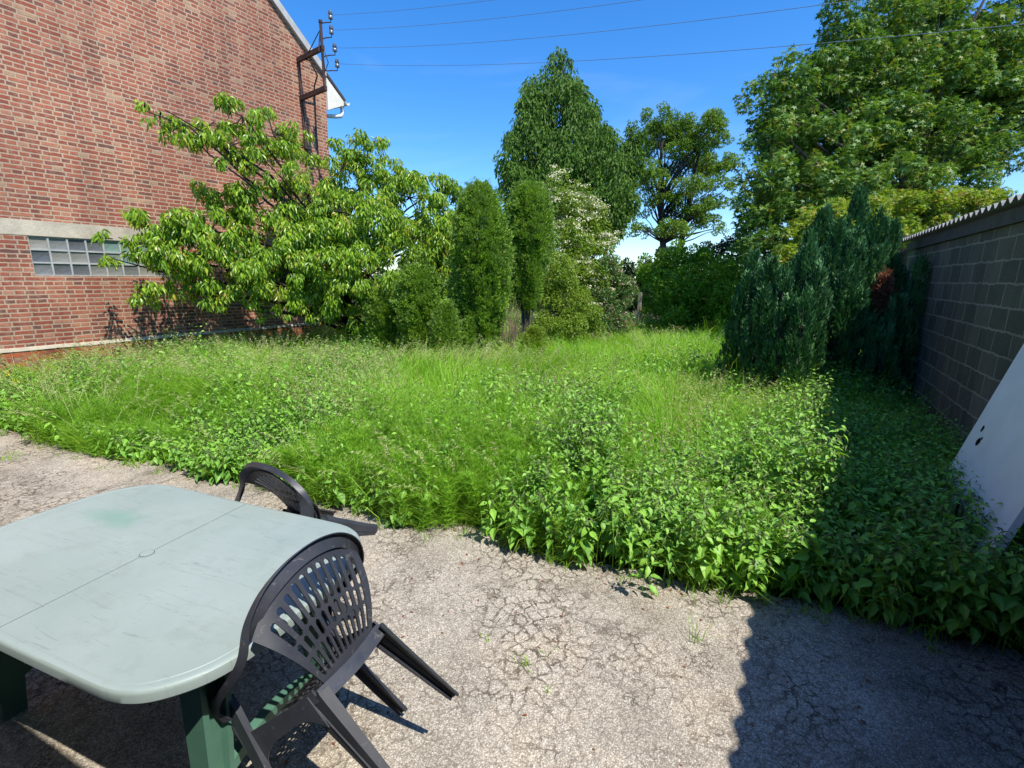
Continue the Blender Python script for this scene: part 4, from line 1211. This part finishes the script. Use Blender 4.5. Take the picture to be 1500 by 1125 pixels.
# --- yews: many upright plumes
def plumes(name, label, cat, items, n_per, mat='yew', L=.062, group=None, brown=None):
    x0 = sum(i[0][0] for i in items) / len(items); y0 = sum(i[0][1] for i in items) / len(items)
    root = empty(name, (x0, y0, 0), label, cat, group)
    g = Geo(); gb_ = Geo()
    for (bx, by), zb, zt, w in items:
        p0 = Vector((x0 + (bx - x0) * .35, y0 + (by - y0) * .35, 0)); p1 = Vector((bx, by, zt - .15)); q = Vector((bx, by, zb + .2))
        gb_.tube([p0, p0.lerp(q, .6), q, p1], [.04, .03, .022, .006], 6)
        nl = int(n_per * w * (zt - zb) * .34); k_ = 20; n = nl * k_
        t_ = rng.random(nl) ** .85; a = rng.random(nl) * 6.2832
        pr = np.sin(np.pi * np.clip(.18 + .82 * t_, 0, 1)) ** .5
        lump = 1 + .75 * (vnoise(a * 2.2, t_ * (zt - zb) * 6.0, 1, int(abs(bx * 97 + by * 31)) % 50) - .4)
        r_ = w * .86 * pr * lump * (1 - .5 * rng.random(nl) ** 1.5)
        lean = (t_ - .3)[:, None] * rng.normal(size=2)[None] * .06
        Pl = np.stack([bx + r_ * np.cos(a) + lean[:, 0], by + r_ * np.sin(a) + lean[:, 1], zb + (zt - zb) * t_], -1)
        P = np.repeat(Pl, k_, 0) + rng.normal(size=(n, 3)) * np.array([.010, .010, .045])
        d = np.repeat(np.stack([np.cos(a), np.sin(a), np.zeros(nl)], -1), k_, 0)
        A = d * .55 + np.array([0, 0, 1.0]) + rand_dir(n) * .4
        ti = np.clip(np.repeat(rng.random(nl) * .6 + .45 * (lump - 1) + .12, k_) + rng.normal(size=n) * .12, 0, 1)
        scatter(g, T_DIAMOND, P, A, d + rand_dir(n) * .6, L * rng.uniform(.7, 1.4, n), L * .36 * rng.uniform(.7, 1.2, n), ti)
    gb_.build('stems', M['bark_dark'], root)
    g.build('foliage', M[mat], root)
    if brown:
        g = Geo(); n = 700; c = np.array(brown[0])
        P = c + rng.normal(size=(n, 3)) * np.array(brown[1]); scatter(g, T_TUFT, P, rand_dir(n) + np.array([0, -.4, .2]), rand_dir(n), L * 1.3, L, rng.random(n))
        g.build('dead_patch', M['brown'], root)
    return root
def pl(px, ytop, depth, wpx, zb=.1):
    c = at(px, ytop, depth); return ((c.x, c.y), zb, c.z, wpx * depth / FPX)
left = [pl(*a) for a in ((1090, 408, 6.9, 22), (1108, 375, 7.1, 22), (1130, 385, 6.6, 24), (1150, 400, 6.3, 24), (1165, 380, 6.7, 24), (1185, 365, 6.3, 24), (1200, 395, 6.1, 22), (1120, 430, 6.4, 24), (1150, 440, 6.1, 22), (1195, 345, 6.9, 24), (1180, 430, 5.9, 20))]
plumes('yew_bush', 'left half of the dark upright yews, lit down to the nettles', 'yew', left, 1500, group='dark upright yews by the shed wall')
right = [pl(*a) for a in ((1205, 310, 7.3, 26), (1230, 330, 7.0, 26), (1262, 283, 7.5, 26), (1250, 340, 6.9, 24), (1285, 315, 7.4, 24), (1300, 330, 7.5, 22), (1280, 370, 7.0, 26), (1240, 400, 6.6, 24), (1265, 430, 6.6, 22), (1305, 375, 7.6, 24), (1322, 400, 7.8, 18))]
bc = at(1293, 425, 6.75)
plumes('yew_bush', 'taller right half of the dark upright yews with a brown dead patch', 'yew', right, 1500, group='dark upright yews by the shed wall', brown=(tuple(bc), (.035, .04, .09)))
plumes('yew_bush', 'black looking narrow yew in the shade against the block wall', 'yew', [pl(1343, 385, 6.6, 20), pl(1330, 440, 6.5, 24), pl(1300, 480, 6.4, 26)], 1200, group='dark upright yews by the shed wall')

# ================================================================== MEADOW
def field_xy(n, ymax=19, xr=(-9.8, 4), power=1.2):
    """points in the meadow, denser near the viewer, kept to what the eye can reach with a margin"""
    out = []; got = 0
    while got < n:
        m = n * 3
        y = 1.2 + (ymax - 1.2) * rng.random(m) ** 1.7; x = rng.uniform(*xr, m)
        ok = (y > edge_y(x) + .04 + (vnoise(x, y * 0, 2.4, 81) - .5) * .34 + rng.normal(size=m) * .06)
        ok &= ~((x > 1.52) & (y < 10.7))
        px, py, d = project(np.stack([x, y, np.full(m, .3)], -1))
        ok &= (d > .5) & (px > -260) & (px < 1760)
        dist = np.hypot(x, y)
        ok &= rng.random(m) < np.clip((3.0 / dist) ** power * (y + 2) / 4, 0.02, 1)
        out.append(np.stack([x[ok], y[ok]], -1)); got += ok.sum()
    return np.concatenate(out)[:n]
def lane(x, y):
    """a trodden, lower line through the nettles"""
    c = -.95 + (y - 3) * .10
    return np.exp(-((x - c) / .17) ** 2) * ((y > 3.2) & (y < 6.6))
def nettle_share(x, y):
    s_ = np.zeros_like(x)
    e = y - edge_y(x)
    wv = (vnoise(x, y, 1.6, 12) - .5)
    s_ = np.maximum(s_, ((x + wv > -1.55) & (e + wv * 1.2 < 1.25)) * 1.0)
    s_ = np.maximum(s_, ((x + wv > -.7) & (e + wv * 2 < 2.3)) * .45)
    s_ = np.maximum(s_, ((x + wv * .5 > .12)) * ((y < 8.5) * 1.0))
    s_ = np.maximum(s_, ((x > -5.7) & (x < -3.6) & (e + wv < 1.0)) * 1.0)
    s_ = np.maximum(s_, ((x < -7.0) & (e + wv < 1.3)) * 1.0)
    s_ = np.maximum(s_, ((x > -3.4) & (x < -1.4) & (e > .35) & (e < 3.2)) * .34 * (vnoise(x, y, 1.9, 13) > .42))
    s_ = np.maximum(s_, ((x > -2.6) & (x < -2.15) & (e < .35)) * .8)
    s_ = np.maximum(s_, (y < 8.5) * (vnoise(x, y, 1.3, 11) > .56) * .55)
    return s_

def mound(x, y):
    return .50 + .72 * vnoise(x, y, .95, 71) + .50 * vnoise(x, y, 2.3, 72)
def blades(g, P, H, az, bend, w, tint):
    n = len(P)
    ts = np.array([0, .38, .72, 1.0])
    l = np.stack([np.cos(az), np.sin(az)], -1)
    sd_a = az + np.pi / 2 + rng.normal(size=n) * .9
    s_ = np.stack([np.cos(sd_a), np.sin(sd_a), np.zeros(n)], -1)
    rows = []
    for t_ in ts:
        h = H * (t_ - .42 * bend * t_ ** 2.4)
        o_ = H * bend * t_ ** 2 * .9
        c = np.stack([P[:, 0] + l[:, 0] * o_, P[:, 1] + l[:, 1] * o_, P[:, 2] + h], -1)
        ww = w * (1.0 if t_ == 0 else (1 - t_) ** .6)
        if t_ < 1: rows += [c + s_ * ww[:, None] / 2, c - s_ * ww[:, None] / 2]
        else: rows += [c]
    V = np.stack(rows, 1)
    off = (np.arange(n) * 7)[:, None]
    q1 = np.array([0, 1, 3, 2])[None] + off; q2 = np.array([2, 3, 5, 4])[None] + off; t3 = np.array([4, 5, 6])[None] + off
    base = g.n; g.v.append(V.reshape(-1, 3).astype(np.float32)); g.n += 7 * n
    for f in (q1, q2, t3): g.f.append(f + base); g.t.append(tint.astype(np.float32))

# grass
n = 210000
xy = field_xy(n)
x, y = xy[:, 0], xy[:, 1]
ns = nettle_share(x, y)
keep = rng.random(n) > ns * .75
x, y, ns = x[keep], y[keep], ns[keep]
n = len(x)
dist = np.hypot(x, y)
patch = vnoise(x, y, .8, 21); patch2 = vnoise(x, y, 3, 22)
H = (.28 + .20 * patch + .10 * patch2) * mound(x, y) * rng.uniform(.55, 1.3, n) * (1 - .45 * lane(x, y))
H *= np.where((x < -4.2) & (y > 3.6) & (y < 8), 1.15, 1.0)
e = y - edge_y(x)
H *= np.clip(.55 + e * .5, .55, 1)
az = vnoise(x, y, .9, 23) * 9 + rng.normal(size=n) * 1.1
az = np.where((e < .35), -np.pi / 2 + rng.normal(size=n) * .9, az)
bend = np.clip(.25 + .75 * rng.random(n) ** 1.3 + (patch2 - .5) * .5, .05, 1.15)
w = (.0042 + .0007 * dist) * rng.uniform(.6, 1.4, n)
tint = np.clip(rng.random(n) * .55 + (vnoise(x, y, .7, 24) - .5) * .7 + .18 + np.where(rng.random(n) < .04, .5, 0), 0, 1)
P = np.stack([x, y, np.full(n, -.04)], -1)
g = Geo(); blades(g, P, H, az, bend, w, tint)
# longer arching blades laid over in swathes
m = 46000
xy = field_xy(m, ymax=13, power=1.1); x, y = xy[:, 0], xy[:, 1]
k_ = rng.random(m) > np.clip(nettle_share(x, y) * .62, 0, .9)
x, y = x[k_], y[k_]; m = len(x)
H = rng.uniform(.5, .88, m) * mound(x, y) * np.clip(.6 + (y - edge_y(x)) * .5, .6, 1) * (1 - .5 * lane(x, y))
az = vnoise(x, y, .6, 73) * 10 + rng.normal(size=m) * .55
az = np.where((y - edge_y(x)) < .3, -np.pi / 2 + rng.normal(size=m) * .6, az)
blades(g, np.stack([x, y, np.full(m, -.03)], -1), H, az, rng.uniform(.45, 1.15, m), .0042 + .0007 * np.hypot(x, y), np.clip(rng.uniform(.35, .95, m), 0, 1))
# tussocks that stand above the rest
nt_ = 760; kb = 70
xy = field_xy(nt_ * 2, ymax=12, power=1.0); x, y = xy[:, 0], xy[:, 1]
k_ = (rng.random(len(x)) > nettle_share(x, y) * .85) & (y - edge_y(x) > .35); x, y = x[k_][:nt_], y[k_][:nt_]; nt_ = len(x)
hh = rng.uniform(.48, .85, nt_); tc = rng.uniform(.2, .95, nt_)
X2 = np.repeat(x, kb); Y2 = np.repeat(y, kb); m = len(X2); az = rng.random(m) * 6.283; rr = rng.random(m) * .07
P = np.stack([X2 + np.cos(az) * rr, Y2 + np.sin(az) * rr, np.full(m, -.03)], -1)
blades(g, P, np.repeat(hh, kb) * rng.uniform(.6, 1.15, m), az + rng.normal(size=m) * .4, rng.uniform(.15, .95, m), .0040 + .0006 * np.hypot(X2, Y2), np.clip(np.repeat(tc, kb) + rng.normal(size=m) * .1, 0, 1))
o = g.build('meadow_grass', M['grass']); tag(o, 'long bright green meadow grass filling the garden', 'grass', kind='stuff')

# tall grass with seed heads
n = 9500
xy = field_xy(n * 4, ymax=17, power=.9)
x, y = xy[:, 0], xy[:, 1]
wgt = np.clip((vnoise(x, y, .8, 31) - .25) * 1.2, 0, 1) * np.where(x < -3.2, 1.0, .4) * np.where(y > 3.2, 1, .5) * np.where(y > 12, .5, 1)
wgt *= np.where((x > .2) & (y < 9), .05, 1)
s_ = rng.random(len(x)) < wgt
x, y = x[s_][:n], y[s_][:n]; n = len(x)
H = rng.uniform(.62, 1.05, n) * np.where(x < -4, 1.0, .88) * (.75 + .3 * vnoise(x, y, .95, 71))
az = vnoise(x, y, .5, 32) * 8 + rng.normal(size=n) * .8
bend = rng.uniform(.15, .8, n)
P = np.stack([x, y, np.full(n, -.03)], -1)
g = Geo(); blades(g, P, H, az, bend, .0036 + .0008 * np.hypot(x, y), rng.uniform(.3, .85, n))
# head: small spikelets hung along the last third
k = 12
tt = np.linspace(.72, 1.0, k)[None, :]
h = H[:, None] * (tt - .42 * bend[:, None] * tt ** 2.4); o_ = H[:, None] * bend[:, None] * tt ** 2 * .9
HP = np.stack([x[:, None] + np.cos(az)[:, None] * o_, y[:, None] + np.sin(az)[:, None] * o_, -.03 + h], -1).reshape(-1, 3)
HP += rng.normal(size=HP.shape) * .007
sc = np.repeat(1 + .05 * np.hypot(x, y), k)
A = np.stack([np.repeat(np.cos(az), k), np.repeat(np.sin(az), k), np.repeat(.2 - bend, k)], -1) + rand_dir(len(HP)) * .35
scatter(g, T_DIAMOND, HP, A, rand_dir(len(HP)), 0.030 * sc, .0075 * sc, np.repeat(np.clip(rng.uniform(.35, .97, n), 0, 1), k))
o = g.build('seeding_grass', M['seed']); tag(o, 'tall pale seeding grass stems standing above the meadow', 'grass', kind='stuff')

# nettles
def nettles(g, x, y, H, leafs=9, L=.085, gs=None, slim=1.0):
    n = len(x)
    az = rng.random(n) * 6.283; ln = rng.uniform(.02, .20, n)
    ln_az = rng.random(n) * 6.283
    e = y - edge_y(x)
    front = e < .35
    ln_az = np.where(front, -np.pi / 2 + rng.normal(size=n) * .6, ln_az); ln = np.where(front, rng.uniform(.12, .38, n), ln)
    tiP = rng.random(n); szP = rng.uniform(.55, 1.2, n)
    for k in range(leafs):
        t_ = .22 + .78 * k / (leafs - 1)
        c = np.stack([x + np.cos(ln_az) * H * ln * t_ ** 1.5, y + np.sin(ln_az) * H * ln * t_ ** 1.5, H * t_ * (1 - .15 * ln * t_)], -1)
        size = L * (1.0 - .62 * max(0, t_ - .55) / .45) * (.75 + .25 * min(1, t_ / .4)) * rng.uniform(.7, 1.3, n) * szP
        for q in (0, np.pi):
            a = az + k * np.pi / 2 + q + rng.normal(size=n) * .25
            dr = rng.uniform(-1.1, .25, n) - .15 + (.5 if k == leafs - 1 else 0)
            A = np.stack([np.cos(a), np.sin(a), dr], -1)
            Nn = np.stack([rng.normal(size=n) * .4, rng.normal(size=n) * .4, np.ones(n)], -1)
            pet = unit(A) * (.018 + .02 * (1 - t_))
            ti = np.clip(tiP * .6 + rng.random(n) * .3 + (t_ - .5) * .4 + .02, 0, 1)
            scatter(g, T_OVATE, c + pet, A, Nn, size, size * .56 * slim, ti)
    # stems
    blades(g, np.stack([x, y, np.full(n, -.03)], -1), H * 1.0, ln_az, ln * .9, np.full(n, .006), np.full(n, .2))
    if gs is not None:
        # little hanging flower strings
        for k in range(3):
            t_ = .76 + .08 * k
            c = np.stack([x + np.cos(ln_az) * H * ln * t_ ** 1.5, y + np.sin(ln_az) * H * ln * t_ ** 1.5, H * t_], -1)
            for _ in range(2):
                a = rng.random(n) * 6.283
                scatter(gs, T_DIAMOND, c, np.stack([np.cos(a), np.sin(a), -.8 + 0 * a], -1), rand_dir(n), .055, .008, rng.uniform(.1, .6, n))
n = 11000
xy = field_xy(66000, ymax=10.5, power=1.5)
x, y = xy[:, 0], xy[:, 1]
sh = nettle_share(x, y) * (1 - .8 * lane(x, y)) * np.clip(.55 + .9 * (vnoise(x, y, 2.2, 41) - .25), .2, 1)
s_ = rng.random(len(x)) < sh * .30
x, y = x[s_], y[s_]
x, y = x[:n], y[:n]; n = len(x)
e = y - edge_y(x)
H = (.40 + .18 * vnoise(x, y, .9, 42)) * mound(x, y) * rng.uniform(.6, 1.3, n)
H *= np.clip(.62 + e * .45, .6, 1.0)
H *= np.where((x > .45) & (y > 4.3), .85, 1)
H = np.where((x > .75) & (y < 4.3), rng.uniform(.5, .72, n), H)
H *= np.where((x > -.2) & (x < .5) & (y > 3.6) & (y < 6.4), 1.25, 1)
H = H * np.where((x > -1.6) & (x < .7) & (y < 4.2), 1.14, 1)
ex_ = rng.uniform(.62, 1.02, 90); ey_ = rng.uniform(2.95, 4.3, 90)
x = np.concatenate([x, ex_]); y = np.concatenate([y, ey_]); H = np.concatenate([H, rng.uniform(.42, .70, 90)]); n = len(x)
g = Geo(); gs = Geo()
near = np.hypot(x, y) < 5.2
nettles(g, x[near], y[near], H[near], 9, .088, gs)
nettles(g, x[~near], y[~near], H[~near], 7, .095, gs)
o = g.build('nettles', M['nettle']); tag(o, 'dense stinging nettles along the tarmac edge and in the shade', 'nettles', kind='stuff')
o = gs.build('nettle_catkins', M['catkin']); tag(o, 'hanging flower strings of the nettles', 'nettle flowers', kind='stuff')

# horsetail: fluffy fine needles at the front
def horsetail(g, x, y, H):
    n = len(x); az = rng.random(n) * 6.283
    ln = rng.uniform(.05, .35, n); la = np.where(y - edge_y(x) < .5, -np.pi / 2 + rng.normal(size=n) * .7, rng.random(n) * 6.28)
    tp = rng.random(n)
    for k in range(8):
        t_ = .12 + .88 * k / 7
        c = np.stack([x + np.cos(la) * H * ln * t_ ** 1.6, y + np.sin(la) * H * ln * t_ ** 1.6, H * t_ * (1 - .2 * ln * t_)], -1)
        for q in range(16):
            a = az + q * .393 + k * .35
            A = np.stack([np.cos(a), np.sin(a), np.full(n, .35 + .7 * t_)], -1) + rand_dir(n) * .4
            scatter(g, T_NEEDLE, c, A, rand_dir(n), .150 * (1 - .5 * t_) * rng.uniform(.6, 1.3, n), .0040, np.clip(tp * .8 + rng.random(n) * .25, 0, 1))
    blades(g, np.stack([x, y, np.full(n, -.03)], -1), H, la, ln * .9, np.full(n, .004), np.full(n, .4))
def hs_share(x, y):
    e = y - edge_y(x)
    s_ = ((x > -7.4) & (x < -5.4) & (e < 1.4)) * .9
    s_ = np.maximum(s_, ((x > -3.7) & (x < -1.6) & (e < .65)) * 1.0)
    s_ = np.maximum(s_, (e < 1.6) * (x < -1.5) * (vnoise(x, y, 1.3, 51) > .6) * .4)
    s_ = s_ * np.where((x > -5.6) & (x < -3.7), .25, 1)
    s_ = np.maximum(s_, (e < 2.5) * (x > -1.5) * (x < .2) * (vnoise(x, y, 1.8, 52) > .6) * .4)
    return s_
xy = field_xy(46000, ymax=6, power=1.2); x, y = xy[:, 0], xy[:, 1]
s_ = rng.random(len(x)) < hs_share(x, y) * .42
x, y = x[s_][:5200], y[s_][:5200]
g = Geo(); horsetail(g, x, y, rng.uniform(.26, .50, len(x)) * mound(x, y) * np.clip(.65 + (y - edge_y(x)) * .6, .6, 1.1))
o = g.build('horsetail', M['horsetail']); tag(o, 'soft feathery bright green horsetail tufts at the tarmac edge', 'horsetail', kind='stuff')

# reddish sorrel haze and little yellow flowers
xy = field_xy(9000, ymax=8, power=1.0); x, y = xy[:, 0], xy[:, 1]
s_ = (vnoise(x, y, .9, 61) > .55) & (y - edge_y(x) > .8) & (x < -.6); x, y = x[s_][:900], y[s_][:900]; n = len(x)
H = rng.uniform(.45, .7, n); az = rng.random(n) * 6.28
g = Geo()
for k in range(9):
    P = np.stack([x, y, H * (.7 + .035 * k)], -1) + rng.normal(size=(n, 3)) * .008
    scatter(g, T_DIAMOND, P, rand_dir(n) + np.array([0, 0, .6]), rand_dir(n), .030, .012, rng.uniform(.85, 1, n))
blades(g, np.stack([x, y, np.zeros(n)], -1), H, az, np.full(n, .05), np.full(n, .004), np.full(n, .9))
o = g.build('sorrel', M['seed']); tag(o, 'reddish brown sorrel spikes scattered through the meadow', 'sorrel', kind='stuff')

g = Geo()
P = []
for px, py in ((548, 715), (560, 700), (1095, 640), (930, 640), (8, 545), (15, 550), (25, 558), (480, 630), (1350, 640), (660, 700)):
    c = on_z(px, py, .4)
    if py > 690: c = on_z(px, py, .12)
    for q in range(10):
        P.append((c.x + random.gauss(0, .02), c.y + random.gauss(0, .02), c.z + random.gauss(0, .012)))
P = np.array(P)
scatter(g, T_DIAMOND, P, rand_dir(len(P)), np.tile((0, -.5, 1.), (len(P), 1)) + rand_dir(len(P)) * .3, .022, .018, rng.random(len(P)))
o = g.build('buttercups', M['yellowflower']); tag(o, 'tiny yellow flowers dotted in the weeds', 'flowers', kind='stuff')

# seedlings and litter on the tarmac
g = Geo()
for px, py, n, hh in ((768, 973, 14, .05), (1022, 940, 10, .16), (800, 962, 5, .03), (715, 938, 5, .03), (10, 672, 60, .05), (805, 1010, 5, .04)):
    c = on_z(px, py, 0)
    P = np.stack([rng.normal(c.x, .018 if n < 50 else .08, n), rng.normal(c.y, .018 if n < 50 else .05, n), np.zeros(n)], -1)
    blades(g, P, rng.uniform(.5, 1.2, n) * hh, rng.random(n) * 6.28, rng.uniform(.5, 1.1, n), np.full(n, .005), rng.uniform(.4, .9, n))
for k in range(120):
    ex0 = random.uniform(-7.5, 1.3); ey0 = float(edge_y(ex0)) + .10 - abs(random.gauss(0, .11))
    n = random.randint(4, 16)
    P = np.stack([rng.normal(ex0, .022, n), rng.normal(ey0, .018, n), np.zeros(n)], -1)
    blades(g, P, rng.uniform(.5, 1.2, n) * random.uniform(.04, .13), rng.random(n) * 6.28, rng.uniform(.4, 1.1, n), np.full(n, .004), rng.uniform(.2, 1, n))
o = g.build('tarmac_weeds', M['grass']); tag(o, 'small grass seedlings growing out of the tarmac cracks', 'weeds', kind='stuff')
g = Geo()
n = 260
x = rng.uniform(-4, 1.4, n); y = rng.uniform(.7, 3.0, n); ok = y < edge_y(x) + .1; x, y = x[ok], y[ok]
x2 = rng.uniform(-7.5, 1.5, 900); x = np.concatenate([x, x2]); y = np.concatenate([y, edge_y(x2) + .12 - np.abs(rng.normal(size=900)) * .09]); n = len(x)
P = np.stack([x, y, np.full(n, .004)], -1)
A = rand_dir(n); A[:, 2] *= .12; Nn = rand_dir(n) * .3 + np.array([0, 0, 1])
scatter(g, T_OVATE, P, A, Nn, rng.uniform(.008, .028, n), rng.uniform(.006, .014, n), rng.random(n))
o = g.build('leaf_litter', M['brown']); tag(o, 'scraps of dry leaf litter lying on the tarmac', 'litter', kind='stuff')
print('faces', sum(len(o.data.polygons) for o in scene.objects if o.type == 'MESH'))
